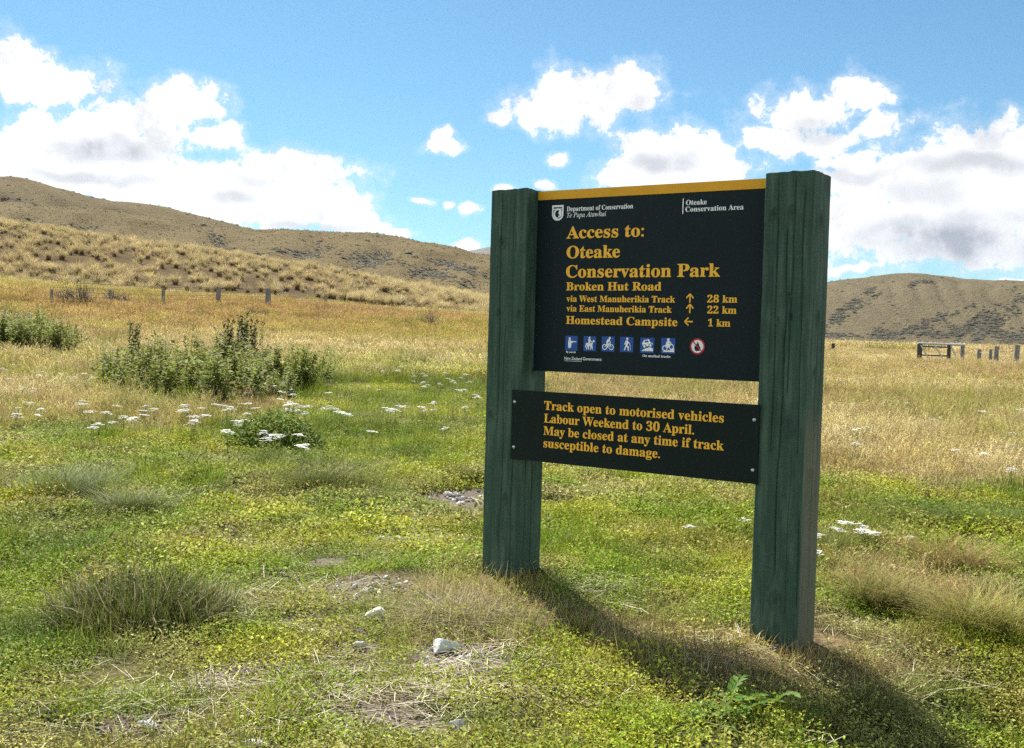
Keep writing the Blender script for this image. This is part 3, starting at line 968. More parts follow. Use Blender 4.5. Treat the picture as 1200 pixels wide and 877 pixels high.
def on_hill(Hd, n, rg, wfun):
    w = wfun(Hd) * np.hypot(Hd['X'], Hd['Y']) ** 1.0
    w = w * ((Hd['T'] > 0.01) & (Hd['T'] < 1.02))
    w = (w / w.sum()).ravel()
    i = rg.choice(len(w), n, p=w)
    na_, nr_ = Hd['X'].shape
    ia, ir = np.clip(i // nr_, 0, na_ - 2), np.clip(i % nr_, 0, nr_ - 2)
    fa, fr = rg.random(n), rg.random(n)
    out = []
    for k in 'XYZT':
        g = Hd[k]
        out.append((g[ia, ir] * (1 - fa) + g[ia + 1, ir] * fa) * (1 - fr) + (g[ia, ir + 1] * (1 - fa) + g[ia + 1, ir + 1] * fa) * fr)
    return out


def hill_scrub(name, Hd, n, size, wfun, flat=.6, tint=(1, 1, 1)):
    x, y, z, t = on_hill(Hd, n, rg, wfun)
    s = size * np.exp(rg.normal(0, .35, n))
    scatter(name, bushes, np.stack([x, y, z - s * .08], -1), np.stack([np.zeros(n), np.zeros(n), rg.random(n) * 6.28], -1), np.stack([s, s, s * flat], -1), rg.integers(0, len(bushes), n),
            rgba(np.tile(np.array(tint)[None], (n, 1)) * rg.uniform(.75, 1.3, n)[:, None]))


bushes = [proto_bush(220 + k, 150, [m_scrub]) for k in range(5)]
hill_scrub('right_hill_scrub', HR, 1900, 3.0, lambda H: sst(H['scrub'], .3, .8) + .008)
hill_scrub('middle_hill_scrub', HM, 1500, 1.4, lambda H: sst(H['scrub'], .4, .9) + .015)
hill_scrub('left_hill_scrub', HL, 1000, 2.2, lambda H: sst(H['scrub'], .45, .9) + .03)
# tufts of tussock covering the middle hill
tuss_far = [proto_tussock(240 + k, 60, [m_tuss_i]) for k in range(4)]
x, y, z, t = on_hill(HM, 4500, rg, lambda H: 1 - .8 * sst(H['scrub'], .3, .8))
n = len(x)
s = U(rg, n, .55, 1.05)
scatter('middle_hill_tussock', tuss_far, np.stack([x, y, z], -1), np.stack([np.zeros(n), np.zeros(n), rg.random(n) * 6.28], -1), np.stack([s, s, s * .8], -1), rg.integers(0, 4, n),
        rgba(np.tile(np.array([.60, .58, .54])[None], (n, 1)) * rg.uniform(.7, 1.2, n)[:, None]))

# tussocks of the near slope: the 300 that look largest are single things, the rest one mass
x, y, z, t = on_hill(HS, 2300, rg, lambda H: .7 + sst(fbmn(H['X'], H['Y'], .05, 3, 66), .35, .6))
d0 = np.hypot(x, y)
th = np.arctan2(x, y)
s = U(rg, len(x), .95, 1.7) * np.where(rg.random(len(x)) < .15, 1.2, 1.0)
inview = (th > bearing(-5)) & (th < bearing(568)) & (t < .98)
score = np.where(inview, s / d0, 0)
order = np.argsort(-score)
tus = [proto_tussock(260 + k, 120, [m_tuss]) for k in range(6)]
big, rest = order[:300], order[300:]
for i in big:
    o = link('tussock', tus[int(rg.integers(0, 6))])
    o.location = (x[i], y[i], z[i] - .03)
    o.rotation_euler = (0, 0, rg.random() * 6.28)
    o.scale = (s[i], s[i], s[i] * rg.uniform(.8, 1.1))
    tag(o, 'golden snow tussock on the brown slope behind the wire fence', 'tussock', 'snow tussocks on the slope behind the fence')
n = len(rest)
scatter('slope_tussock', [proto_tussock(280 + k, 90, [m_tuss_i]) for k in range(5)], np.stack([x[rest], y[rest], z[rest] - .03], -1), np.stack([np.zeros(n), np.zeros(n), rg.random(n) * 6.28], -1),
        np.stack([s[rest], s[rest], s[rest] * .95], -1), rg.integers(0, 5, n), rgba(np.tile(np.array([1.0, 1.0, 1.0])[None], (n, 1)) * rg.uniform(.8, 1.15, n)[:, None]))

# ------------------------------------------------------------------ the sign
def post_material():
    m, N = newmat('stained_timber')
    co = N.n('ShaderNodeTexCoord').outputs['Object']
    st = N.v('MULTIPLY', co, (1, 1, .035))
    g1 = N.noise(st, 90, 5, .65).outputs[0]
    g2 = N.noise(N.v('MULTIPLY', co, (1, 1, .12)), 22, 5, .6).outputs[0]
    saw = N.noise(N.v('MULTIPLY', co, (.06, .06, 1)), 140, 2, .5).outputs[0]
    blot = N.noise(co, 3.2, 5, .6).outputs[0]
    kn = N.n('ShaderNodeAttribute', attribute_name='knot').outputs['Fac']
    we = N.n('ShaderNodeAttribute', attribute_name='wear').outputs['Fac']
    c = N.ramp(g1, [(0, (.014, .034, .027)), (.5, (.033, .072, .049)), (1, (.088, .138, .094))])
    c = N.mix(N.m('MULTIPLY', N.step(g2, .45, .68), .7), c, (.088, .140, .098, 1))
    c = N.mix(N.m('MULTIPLY', N.step(saw, .5, .72), .25), c, (.085, .12, .095, 1))
    c = N.mix(N.m('MULTIPLY', N.step(blot, .5, .72), .5), c, (.016, .036, .030, 1))
    c = N.mix(N.m('MULTIPLY', kn, .75), c, (.012, .024, .020, 1))
    wood = N.ramp(g1, [(0, (.060, .060, .044)), (.5, (.125, .125, .088)), (1, (.23, .215, .155))])
    c = N.mix(N.m('MULTIPLY', N.step(N.m('ADD', we, N.m('MULTIPLY_ADD', g1, 1.1, -.55)), .35, .8), .85), c, wood)
    bp = N.n('ShaderNodeBump', {'Strength': .7, 'Distance': .004, 'Height': N.m('ADD', g1, N.m('MULTIPLY', saw, .3))})
    b = N.n('ShaderNodeBsdfPrincipled', {'Base Color': c, 'Roughness': .72, 'Specular IOR Level': .25, 'Normal': bp.outputs[0]})
    N.n('ShaderNodeOutputMaterial', [b.outputs[0]])
    return m


M_post = post_material()


def board_material(name, col, rough, spec):
    m, N = newmat(name)
    co = N.n('ShaderNodeTexCoord').outputs['Object']
    a = N.noise(co, 5, 6, .65).outputs[0]
    f = N.noise(co, 260, 2, .5).outputs[0]
    s = N.noise(N.v('MULTIPLY', co, (1, 1, .15)), 30, 4, .6).outputs[0]
    c = N.mix(N.m('MULTIPLY', N.step(a, .4, .75), .35), (*col, 1), (col[0] * 1.7, col[1] * 1.6, col[2] * 1.5, 1))
    c = N.mix(N.m('MULTIPLY', N.step(f, .62, .8), .10), c, (.12, .13, .13, 1))
    c = N.mix(N.m('MULTIPLY', N.step(s, .6, .8), .12), c, (.06, .07, .07, 1))
    b = N.n('ShaderNodeBsdfPrincipled', {'Base Color': c, 'Roughness': N.m('MULTIPLY_ADD', a, .25, rough), 'Specular IOR Level': spec})
    N.n('ShaderNodeOutputMaterial', [b.outputs[0]])
    return m


M_panel = board_material('navy_panel_paint', (.0042, .0125, .0155), .5, .2)
M_notice = board_material('dark_green_board_paint', (.0055, .0125, .0105), .6, .2)
M_yel = plain('yellow_lettering', (.95, .50, .038), .5, .3, .12, 60)
M_strip = plain('ochre_strip', (.74, .36, .010), .5, .3, .25, 9)
M_wht = plain('white_lettering', (.86, .87, .86), .5, .3, .1, 60)
M_blue = plain('blue_panel', (.018, .085, .34), .5, .3, .2, 30)
M_red = plain('red_ring', (.55, .03, .05), .5, .3, .1, 40)
M_blk = plain('black_ink', (.012, .012, .014), .6, .3)
M_bolt = plain('zinc_bolt', (.55, .56, .56), .4, .5, .4, 300, .6)


def make_post(parent, u0, top, seed, cracks, knots, wear):
    W_, NP, NH = .2492, 76, 250
    rg = np.random.default_rng(seed)
    per, nrm, face = [], [], []
    ch = .009
    e = np.linspace(ch, W_ - ch, NP)
    for k in range(4):
        for t in e:
            p = [(t, 0), (W_, t), (W_ - t, W_), (0, W_ - t)][k]
            per.append(p)
            nrm.append([(0, -1), (1, 0), (0, 1), (-1, 0)][k])
            face.append(k)
        c = [(W_, 0), (W_, W_), (0, W_), (0, 0)][k]
        s = [(-1, 1), (-1, -1), (1, -1), (1, 1)][k]
        per.append((c[0] + s[0] * ch * .32, c[1] + s[1] * ch * .32))
        nrm.append((-s[0] * .7, -s[1] * .7))
        face.append(k)
    per, nrm, face = np.array(per), np.array(nrm, float), np.array(face)
    n = len(per)
    zb = -.35
    zs = np.concatenate([np.linspace(zb, top - .02, NH - 12), np.linspace(top - .018, top, 12)])
    Pp = np.arange(n)
    D = np.zeros((len(zs), n))
    K = np.zeros_like(D)
    tt = np.where(face == 0, per[:, 0], np.where(face == 1, per[:, 1], np.where(face == 2, W_ - per[:, 0], W_ - per[:, 1])))
    zz = zs[:, None]
    for k in range(4):
        D[:, face == k] += ((fbmn(tt[face == k][None] + k * 3 + seed, zz, 3.0, 3, seed) - .5) * .006)
        D[:, face == k] += ((fbmn(tt[face == k][None] * 60 + k * 7, zz * 1.2, 1.0, 3, seed + 2) - .5) * .0018)
    for (f, t0, z0, z1, wob, dep, wid) in cracks:
        m = face == f
        path = t0 + (fbmn(zs * 0 + seed + t0 * 50, zs, 2.2, 4, int(t0 * 1000) % 50) - .5) * wob * .7
        fade = sst(zs, z0, z0 + .08) * (1 - sst(zs, z1 - .08, z1))
        g = np.exp(-((tt[m][None] - path[:, None]) / wid) ** 2) * fade[:, None]
        D[:, m] -= dep * .55 * g
        K[:, m] = np.maximum(K[:, m], g * .55)  # cracks darkened too: the shade of their depth put into the colour
    for (f, t0, z0, r) in knots:
        m = face == f
        dd = np.hypot((tt[m][None] - t0), (zz - z0) * .62)
        ring = np.exp(-(dd / r) ** 2)
        D[:, m] += -.005 * ring + .004 * np.exp(-((dd - r * 1.6) / (r * .5)) ** 2)
        K[:, m] = np.maximum(K[:, m], ring * .9 + .5 * np.exp(-((dd - r * 1.5) / (r * .28)) ** 2))
    Xg = per[None, :, 0] + nrm[None, :, 0] * D
    Yg = per[None, :, 1] + nrm[None, :, 1] * D
    Zg = np.repeat(zz, n, 1) + 0
    zt = (fbmn(per[:, 0] * 1.0 + seed, per[:, 1], 22, 3, 9) - .5) * .012
    Zg += zt[None] * sst(zz, top - .05, top)
    Wr = np.zeros_like(Zg)
    corner = np.zeros(n, bool)
    corner[NP::NP + 1] = True
    Wr[:, corner] = .25 + .35 * fbmn(zz * 0 + seed, zz, 5.0, 4, 3)  # corners paler: edge wear, with a highlight put into the colour
    for (f, za, zb_, amt) in wear:
        Wr[:, face == f] = np.maximum(Wr[:, face == f], amt * (1 - sst(zz, za, zb_)))
    V = np.stack([Xg, Yg, Zg], -1).reshape(-1, 3)
    i, j = np.meshgrid(np.arange(len(zs) - 1), np.arange(n), indexing='ij')
    a = (i * n + j).ravel()
    b = (i * n + (j + 1) % n).ravel()
    Fq = np.stack([a, b, b + n, a + n], -1)
    # top: rings that close to the middle
    V = list(V)
    last = (len(zs) - 1) * n + np.arange(n)
    base = np.array(V)[last]
    ctr = np.array([W_ / 2, W_ / 2, top])
    tris = []
    ext = []
    kk, ww = list(K.ravel()), list(Wr.ravel())
    prev = last
    for s_ in (.95, .7, .35):
        q = ctr + (base - ctr) * s_
        q[:, 2] = top + .0015 * rg.random(n)
        idx = len(V) + len(ext) + np.arange(n)
        ext += list(q)
        kk += [.1] * n
        ww += [0.15] * n
        tris.append(np.stack([prev, np.roll(prev, -1), np.roll(idx, -1), idx], -1))
        prev = idx
    ext.append(ctr)
    kk.append(0)
    ww.append(0)
    ci = len(V) + len(ext) - 1
    cap = np.stack([prev, np.roll(prev, -1), np.full(n, ci)], -1)
    V = np.array(V + ext)
    V[:, 0] += u0
    me = mesh_np('post', V, [np.concatenate([Fq] + tris), cap], [M_post], {'knot': ('FLOAT', np.array(kk)), 'wear': ('FLOAT', np.array(ww))}, smooth=True)
    return link('post', me, parent)


sign = empty('park_sign', (SX, SY, 0), SYAW)
tag(sign, 'large dark green park access sign hung between two thick timber posts', 'sign')
make_post(sign, 0.0, 2.3247, 3,
          [(0, .085, .9, 2.33, .05, .014, .0028), (0, .125, .2, 1.6, .05, .012, .0024), (0, .20, .0, 1.2, .03, .016, .003), (0, .055, 1.6, 2.2, .03, .008, .002), (0, .17, 1.5, 2.33, .03, .007, .002),
           (1, .06, .1, .9, .03, .014, .003), (1, .13, -.1, .8, .03, .018, .004), (1, .17, 1.2, 2.2, .03, .009, .0025)],
          [(0, .085, 2.02, .016), (0, .075, 1.62, .010), (0, .215, 1.62, .009), (0, .04, 1.02, .013), (0, .16, .55, .012), (1, .05, 2.12, .012), (1, .11, 1.28, .014)],
          [(1, .2, 1.0, .3), (0, .0, .5, .25)])
make_post(sign, 1.6615, 2.3294, 8,
          [(0, .075, .9, 2.34, .035, .016, .003), (0, .12, .3, 2.1, .05, .018, .0032), (0, .155, 1.2, 2.34, .03, .016, .003), (0, .05, 1.35, 1.9, .06, .010, .0024), (0, .21, .9, 2.28, .03, .014, .0035), (0, .18, .1, 1.0, .03, .010, .0024),
           (0, .236, .15, .7, .012, .012, .003), (1, .05, 1.4, 2.2, .03, .010, .003), (1, .13, .0, 1.6, .03, .012, .003), (1, .19, .2, 1.9, .03, .009, .003)],
          [(0, .05, 2.12, .013), (0, .145, 2.13, .014), (0, .145, 1.72, .008), (0, .155, 1.62, .010), (0, .09, 1.6, .008), (0, .13, .22, .02), (1, .11, 2.1, .016), (1, .12, 1.62, .015), (1, .1, 1.35, .012), (1, .09, .85, .012)],
          [(1, .9, 1.5, .75), (1, .1, .5, .3)])

mb = MB()
mb.box(.2515, 1.6595, .113, .131, 1.291, 2.30)
panel = mb.build('panel', M_panel, sign)
mb = MB()
mb.box(.2525, 1.6585, .1095, .133, 2.269, 2.3195)
mb.build('trim_strip', M_strip, sign)
mb = MB()
mb.box(.193, 1.681, -.0155, -.0035, .7855, 1.181)
notice = mb.build('notice_board', M_notice, sign)
bv = notice.modifiers.new('edge', 'BEVEL')
bv.width = .0015
bv.segments = 2


def serif(s, italic=False):
    o = ''
    for ch in s:
        if italic:
            o += '\u210e' if ch == 'h' else chr(0x1D434 + ord(ch) - 65) if 'A' <= ch <= 'Z' else chr(0x1D44E + ord(ch) - 97) if 'a' <= ch <= 'z' else ch
        else:
            o += chr(0x1D400 + ord(ch) - 65) if 'A' <= ch <= 'Z' else chr(0x1D41A + ord(ch) - 97) if 'a' <= ch <= 'z' else chr(0x1D7CE + ord(ch) - 48) if '0' <= ch <= '9' else ch
    return o


def lettering(text, u0, u1, v, cap, face, mat, parent, style='serif', fat=0.0, x_only=False):
    c = bpy.data.curves.new('lettering', 'FONT')
    c.body = text if style == 'sans' else serif(text, style == 'italic')
    c.offset = fat
    c.resolution_u = 4
    o = bpy.data.objects.new('lettering', c)
    COL.objects.link(o)
    me = bpy.data.meshes.new_from_object(o.evaluated_get(bpy.context.evaluated_depsgraph_get()))
    bpy.data.objects.remove(o)
    co = np.empty(len(me.vertices) * 3, np.float32)
    me.vertices.foreach_get('co', co)
    co = co.reshape(-1, 3)
    x0, x1 = co[:, 0].min(), co[:, 0].max()
    capf = {'serif': .69, 'italic': .68, 'sans': .729}[style]
    out = np.stack([u0 + (co[:, 0] - x0) / (x1 - x0) * (u1 - u0), np.full(len(co), face), v + co[:, 1] * cap / capf], -1)
    me.vertices.foreach_set('co', out.ravel())
    me.materials.clear()
    me.materials.append(mat)
    me.name = 'lettering'
    me.update()
    return link('lettering', me, parent)


PF, BF = .1118, -.0167
for s_, u0, u1, v, cap in [("Access to:", .449, .939, 2.046, .067), ("Oteake", .453, .796, 1.935, .068), ("Conservation Park", .453, 1.389, 1.8265, .068), ("Broken Hut Road", .457, 1.054, 1.754, .045),
                           ("via West Manuherikia Track", .461, 1.138, 1.690, .0345), ("via East Manuherikia Track", .463, 1.120, 1.6355, .0345), ("Homestead Campsite", .462, 1.156, 1.565, .044),
                           ("28 km", 1.322, 1.489, 1.692, .0375), ("22 km", 1.324, 1.487, 1.635, .0375), ("1 km", 1.330, 1.456, 1.568, .0375)]:
    lettering(s_, u0, u1, v, cap, PF, M_yel, panel, fat=.011)
for s_, u0, u1, v, cap, st in [("Department of Conservation", .446, .868, 2.199, .0265, 'serif'), ("Te Papa Atawhai", .447, .701, 2.1635, .0265, 'italic'), ("Oteake", 1.182, 1.301, 2.203, .0265, 'serif'),
                               ("Conservation Area", 1.180, 1.506, 2.168, .0265, 'serif'), ("By permit", .469, .533, 1.4015, .010, 'serif'), ("New Zealand", .459, .574, 1.3625, .0175, 'sans'),
                               ("Government", .580, .701, 1.3635, .0175, 'sans'), ("On marked tracks", .954, 1.121, 1.395, .0135, 'serif')]:
    lettering(s_, u0, u1, v, cap, PF, M_wht, panel, st, fat=.004 if cap > .02 else .01)
for s_, u0, u1, v, cap in [("Track open to motorised vehicles", .415, 1.494, 1.081, .0485), ("Labour Weekend to 30 April.", .416, 1.333, 1.0095, .0485),
                           ("May be closed at any time if track", .415, 1.499, .940, .0485), ("susceptible to damage.", .417, 1.143, .8705, .0485)]:
    lettering(s_, u0, u1, v, cap, BF, M_yel, notice, fat=.009)


class Flat:
    """flat shapes on the panel: polygons, discs, bars, drawn in (u, v); higher layers lie further out"""

    def __init__(self, u0, v0, w, h, face):
        self.o, self.face, self.mb = (u0, v0, w, h), face, MB()

    def _p(self, x, y, layer):
        u0, v0, w, h = self.o
        return (u0 + x * w, self.face - .0006 * layer, v0 + y * h)

    def poly(self, pts, layer=1, mi=0):
        V = [self._p(x, y, layer) for x, y in pts]
        a = sum(pts[i][0] * pts[(i + 1) % len(pts)][1] - pts[(i + 1) % len(pts)][0] * pts[i][1] for i in range(len(pts)))
        f = list(range(len(pts)))
        self.mb.add(V, [f if a > 0 else f[::-1]], mi)

    def disc(self, cx, cy, r, layer=1, mi=0, n=28):
        self.poly([(cx + r * math.cos(2 * math.pi * k / n), cy + r * math.sin(2 * math.pi * k / n)) for k in range(n)], layer, mi)

    def ring(self, cx, cy, r, w, layer=1, mi=0, n=32, a0=0.0, a1=2 * math.pi):
        for k in range(n):
            a, b = a0 + (a1 - a0) * k / n, a0 + (a1 - a0) * (k + 1) / n
            self.poly([(cx + (r - w) * math.cos(a), cy + (r - w) * math.sin(a)), (cx + r * math.cos(a), cy + r * math.sin(a)),
                       (cx + r * math.cos(b), cy + r * math.sin(b)), (cx + (r - w) * math.cos(b), cy + (r - w) * math.sin(b))], layer, mi)

    def bar(self, p, q, w, layer=1, mi=0, w2=None):
        d = np.array(q) - np.array(p)
        d = d / np.linalg.norm(d)
        s = np.array([-d[1], d[0]])
        w2 = w if w2 is None else w2
        self.poly([tuple(np.array(p) + s * w / 2), tuple(np.array(p) - s * w / 2), tuple(np.array(q) - s * w2 / 2), tuple(np.array(q) + s * w2 / 2)], layer, mi)

    def build(self, name, mats, parent):
        me = bpy.data.meshes.new(name)
        me.from_pydata(self.mb.v, [], self.mb.f)
        for m in mats:
            me.materials.append(m)
        me.polygons.foreach_set('material_index', self.mb.m)
        return link(name, me, parent)


# arrows
for (cx, cy, ang) in ((1.2235, 1.7115, 90), (1.225, 1.657, 90), (1.222, 1.590, 180)):
    fl = Flat(cx, cy, 1, 1, PF + .0006)
    d = np.array([math.cos(R(ang)), math.sin(R(ang))])
    s = np.array([-d[1], d[0]])
    tipp = d * .0225
    fl.bar(tuple(-d * .0225), tuple(d * .019), .0075)
    for sg in (1, -1):
        fl.bar(tuple(tipp + d * .002), tuple(d * .002 + s * sg * .0205), .0075, 2 if sg > 0 else 3)
    fl.build('arrow', [M_yel], panel)
# upright white line
fl = Flat(1.163, 2.157, .005, .082, PF + .0006)
fl.poly([(0, 0), (1, 0), (1, 1), (0, 1)])
fl.build('divider_line', [M_wht], panel)
fl = Flat(.459, 1.3545, .115, .002, PF + .0006)
fl.poly([(0, 0), (1, 0), (1, 1), (0, 1)])
fl.build('underline', [M_wht], panel)
# shield emblem with a curling frond
fl = Flat(.348, 2.148, .076, .088, PF + .0006)


def shield(m_, top):
    pts = [(m_, top), (m_, .42)]
    for k in range(0, 13):
        a = math.pi + math.pi * k / 12
        pts.append((.5 + (.5 - m_) * math.cos(a), .42 + (.42 - m_ * .95) * math.sin(a)))
    return pts + [(1 - m_, .42), (1 - m_, top)]


fl.poly(shield(0, 1.0), 1, 0)
fl.poly(shield(.13, .87), 2, 1)
fl.ring(.52, .44, .36, .12, 3, 0, 24, R(15), R(275))
fl.ring(.60, .46, .26, .12, 4, 0, 20, R(-95), R(30))
fl.disc(.70, .50, .12, 5, 0)
fl.bar((.14, .74), (.86, .74), .06, 4, 0)
fl.build('shield_emblem', [M_wht, M_panel], panel)


def pictogram(u0, v0, w, h, fn):
    fl = Flat(u0, v0, w, h, PF + .0006)
    fl.poly([(0, 0), (1, 0), (1, 1), (0, 1)], 1, 0)
    fn(fl)
    fl.build('pictogram', [M_blue, M_wht], panel)


def fig_hunter(f):
    f.disc(.36, .80, .09, 2, 1)
    f.poly([(.24, .68), (.46, .70), (.50, .42), (.46, .18), (.26, .18), (.24, .45)], 2, 1)
    f.bar((.30, .60), (.62, .56), .13, 3, 1)
    f.bar((.40, .64), (.92, .60), .06, 4, 1)
    f.bar((.42, .68), (.60, .55), .08, 5, 1)


def fig_rider(f):
    f.poly([(.26, .56), (.62, .54), (.70, .62), (.78, .78), (.90, .68), (.86, .62), (.76, .62), (.68, .36), (.30, .36), (.22, .46)], 2, 1)
    for a, b in (((.32, .42), (.26, .10)), ((.40, .40), (.42, .10)), ((.60, .40), (.58, .10)), ((.66, .42), (.74, .12))):
        f.bar(a, b, .10, 3, 1, .06)
    f.bar((.24, .54), (.16, .24), .06, 3, 1)
    f.disc(.47, .90, .07, 2, 1)
    f.poly([(.38, .82), (.55, .82), (.54, .52), (.42, .52)], 4, 1)
    f.bar((.48, .58), (.54, .34), .09, 5, 1)
    f.bar((.50, .76), (.66, .62), .06, 5, 1)


def fig_bike(f):
    f.ring(.25, .30, .19, .055, 2, 1)
    f.ring(.75, .30, .19, .055, 2, 1)
    f.bar((.25, .30), (.45, .52), .05, 3, 1)
    f.bar((.45, .52), (.68, .54), .05, 3, 1)
    f.bar((.75, .30), (.66, .60), .05, 4, 1)
    f.bar((.48, .28), (.66, .52), .05, 5, 1)
    f.bar((.48, .28), (.40, .50), .05, 5, 1)
    f.poly([(.34, .60), (.50, .58), (.66, .76), (.58, .86), (.46, .80)], 6, 1)
    f.bar((.60, .80), (.70, .58), .07, 7, 1)
    f.bar((.42, .58), (.56, .44), .10, 7, 1)
    f.bar((.55, .46), (.48, .26), .07, 8, 1)
    f.disc(.64, .90, .08, 6, 1)


def fig_walker(f):
    f.disc(.54, .88, .08, 2, 1)
    f.poly([(.42, .76), (.58, .78), (.62, .60), (.56, .44), (.42, .46)], 2, 1)
    f.bar((.50, .48), (.34, .12), .11, 3, 1, .07)
    f.bar((.50, .48), (.64, .30), .11, 4, 1)
    f.bar((.63, .32), (.66, .10), .09, 5, 1)
    f.bar((.46, .72), (.36, .50), .07, 3, 1)
    f.bar((.58, .70), (.74, .54), .07, 3, 1)
    f.bar((.74, .58), (.82, .12), .03, 4, 1)


def fig_truck(f):
    f.poly([(.10, .12), (.92, .12), (.92, .30), (.70, .40), (.52, .34), (.30, .26)], 2, 1)
    f.poly([(.14, .62), (.28, .84), (.62, .90), (.72, .72), (.90, .62), (.86, .48), (.20, .40)], 3, 1)
    f.poly([(.32, .68), (.36, .80), (.56, .82), (.60, .70)], 4, 0)
    f.disc(.32, .42, .13, 5, 0)
    f.disc(.32, .42, .085, 6, 1)
    f.disc(.74, .50, .13, 5, 0)
    f.disc(.74, .50, .085, 6, 1)


def fig_moto(f):
    f.poly([(.10, .10), (.94, .10), (.94, .34), (.60, .22), (.30, .18)], 2, 1)
    f.ring(.28, .34, .19, .06, 3, 1)
    f.ring(.74, .44, .18, .06, 3, 1)
    f.poly([(.26, .48), (.40, .36), (.62, .40), (.70, .58), (.56, .66), (.36, .60)], 4, 1)
    f.poly([(.34, .62), (.50, .60), (.64, .74), (.56, .84), (.40, .78)], 5, 1)
    f.bar((.58, .78), (.74, .62), .08, 6, 1)
    f.disc(.52, .90, .09, 5, 1)


for (u0, v0, u1, fn) in ((.462, 1.4145, .543, fig_hunter), (.582, 1.415, .663, fig_rider), (.698, 1.4165, .780, fig_bike), (.814, 1.417, .896, fig_walker), (.938, 1.4165, 1.023, fig_truck), (1.064, 1.4175, 1.147, fig_moto)):
    pictogram(u0, v0, u1 - u0, .083, fn)
fl = Flat(1.2335, 1.4185, .084, .084, PF + .0006)
fl.disc(.5, .5, .5, 1, 0, 40)
fl.disc(.5, .5, .40, 2, 1, 40)
fl.poly([(.30, .36), (.36, .24), (.50, .20), (.64, .24), (.72, .38), (.68, .54), (.62, .48), (.60, .66), (.50, .82), (.46, .62), (.40, .68), (.38, .52), (.32, .56)], 3, 2)
fl.bar((.20, .80), (.80, .20), .075, 4, 0)
fl.build('no_fire_symbol', [M_red, M_wht, M_blk], panel)
# bolts of the notice board
for (u_, v_) in ((.2145, 1.113), (.217, .855), (1.6555, 1.106), (1.6565, .855)):
    mb = MB()
    rings = [(.0098, 0), (.0098, .0025), (.0078, .0058), (.0042, .0078)]
    mb.tube([(u_, -.0155 - .0001 - h_, v_) for _, h_ in rings], [r_ for r_, _ in rings], 14)
    mb.build('bolt', M_bolt, notice, smooth=True)

# ------------------------------------------------------------------ stones


def stone(px, py, w, h, label, seed, depth=None, col=None):
    x, y, z = ground_at(px, py)
    s = math.hypot(x, y) / F
    w, h = w * s, h * s
    rg = np.random.default_rng(seed)
    bm = bmesh.new()
    bmesh.ops.create_icosphere(bm, subdivisions=4, radius=.5)
    cuts = []
    for _ in range(9):
        n_ = Vector(rg.normal(size=3)).normalized()
        cuts.append((n_, rg.uniform(.18, .40)))
    for v in bm.verts:
        p = v.co.copy()
        for n_, d in cuts:
            e = p.dot(n_) - d
            if e > 0:
                p -= n_ * e * .92
        v.co = p
    me = bpy.data.meshes.new('stone')
    bm.to_mesh(me)
    bm.free()
    co = np.array([v.co[:] for v in me.vertices])
    ext = co.max(0) - co.min(0)
    co = co / ext
    co += ((np.random.default_rng(seed + 1).random(co.shape) - .5) * .012)
    co *= np.array([w, depth * s if depth else w * .8, h * 1.25])
    me.vertices.foreach_set('co', co.astype(np.float32).ravel())
    me.materials.append(M_stone)
    o = link('stone', me, None, (x, y, z + h * .58))
    o.rotation_euler = (rg.uniform(-.2, .2), rg.uniform(-.25, .25), rg.uniform(-.5, .5))
    return tag(o, label, 'stone', 'pale stones lying in the short turf')


M_stone = plain('pale_schist', (.62, .61, .58), .85, .2, .6, 14, 0, .01)
stone(520, 765, 34, 13, 'largest pale grey stone, pointed, beside the bare patch below the left post', 301)
stone(438, 726, 26, 10, 'flat whitish stone just below the dark bare soil patch', 302)
stone(420, 762, 17, 8, 'small white stone between the flat whitish stone and the straw litter', 303)
stone(537, 857, 20, 13, 'white stone in the green turf at the bottom, below the pointed grey stone', 304)
stone(177, 857, 24, 7, 'low flat white stone in the turf below the dead grass clump', 305)
stone(275, 626, 9, 6, 'tiny lone white stone on the open turf above the dead grass clump', 306)
stone(296, 875, 30, 8, 'flat pale stone cut by the bottom edge of the picture', 307)
stone(487, 613, 13, 5, 'small flat pale stone on turf left of the left post', 308)
# gravel in the bare patches
M_peb = leafmat('pebble', (1, 1, 1), (1, 1, 1), 0.0, vary=.3)


def proto_pebble(seed):
    rg = np.random.default_rng(seed)
    bm = bmesh.new()
    bmesh.ops.create_icosphere(bm, subdivisions=2, radius=.5)
    for v in bm.verts:
        v.co *= 1 + rg.uniform(-.18, .18)
    co = np.array([v.co[:] for v in bm.verts])
    Fc = np.array([[v.index for v in f.verts] for f in bm.faces])
    bm.free()
    return mesh_np('pebble', co * [1, .8, .5], [Fc], [M_peb], {'hgt': ('FLOAT', np.ones(len(co))), 'rnd': ('FLOAT', np.full(len(co), .5))}, smooth=True)


xs, ys = [], []
for (px, py, rx, ry, k) in ((536, 584, .2, .16, 60), (550, 611, .08, .1, 25), (440, 690, .16, .12, 40), (490, 630, .25, .08, 20), (555, 772, .12, .08, 30), (375, 742, .12, .04, 16)):
    cx, cy = toworld(px, py)
    xs.append(rg.normal(cx, rx, k))
    ys.append(rg.normal(cy, ry, k))
x, y = np.concatenate(xs), np.concatenate(ys)
k_ = ~in_post(x, y, .05)
x, y = x[k_], y[k_]
n = len(x)
s = np.exp(rg.normal(math.log(.022), .45, n)) * np.where(y > 8, 1.7, 1)
scatter('gravel', [proto_pebble(320 + k) for k in range(4)], np.stack([x, y, height(x, y) + s * .15], -1), rg.normal(0, .4, (n, 3)) + np.array([0, 0, 1]) * rg.random(n)[:, None] * 6, np.tile(s[:, None], (1, 3)), rg.integers(0, 4, n),
        rgba(lerp3(np.array([.30, .27, .24]), np.array([.58, .56, .53]), rg.random(n))))

# ------------------------------------------------------------------ single plants


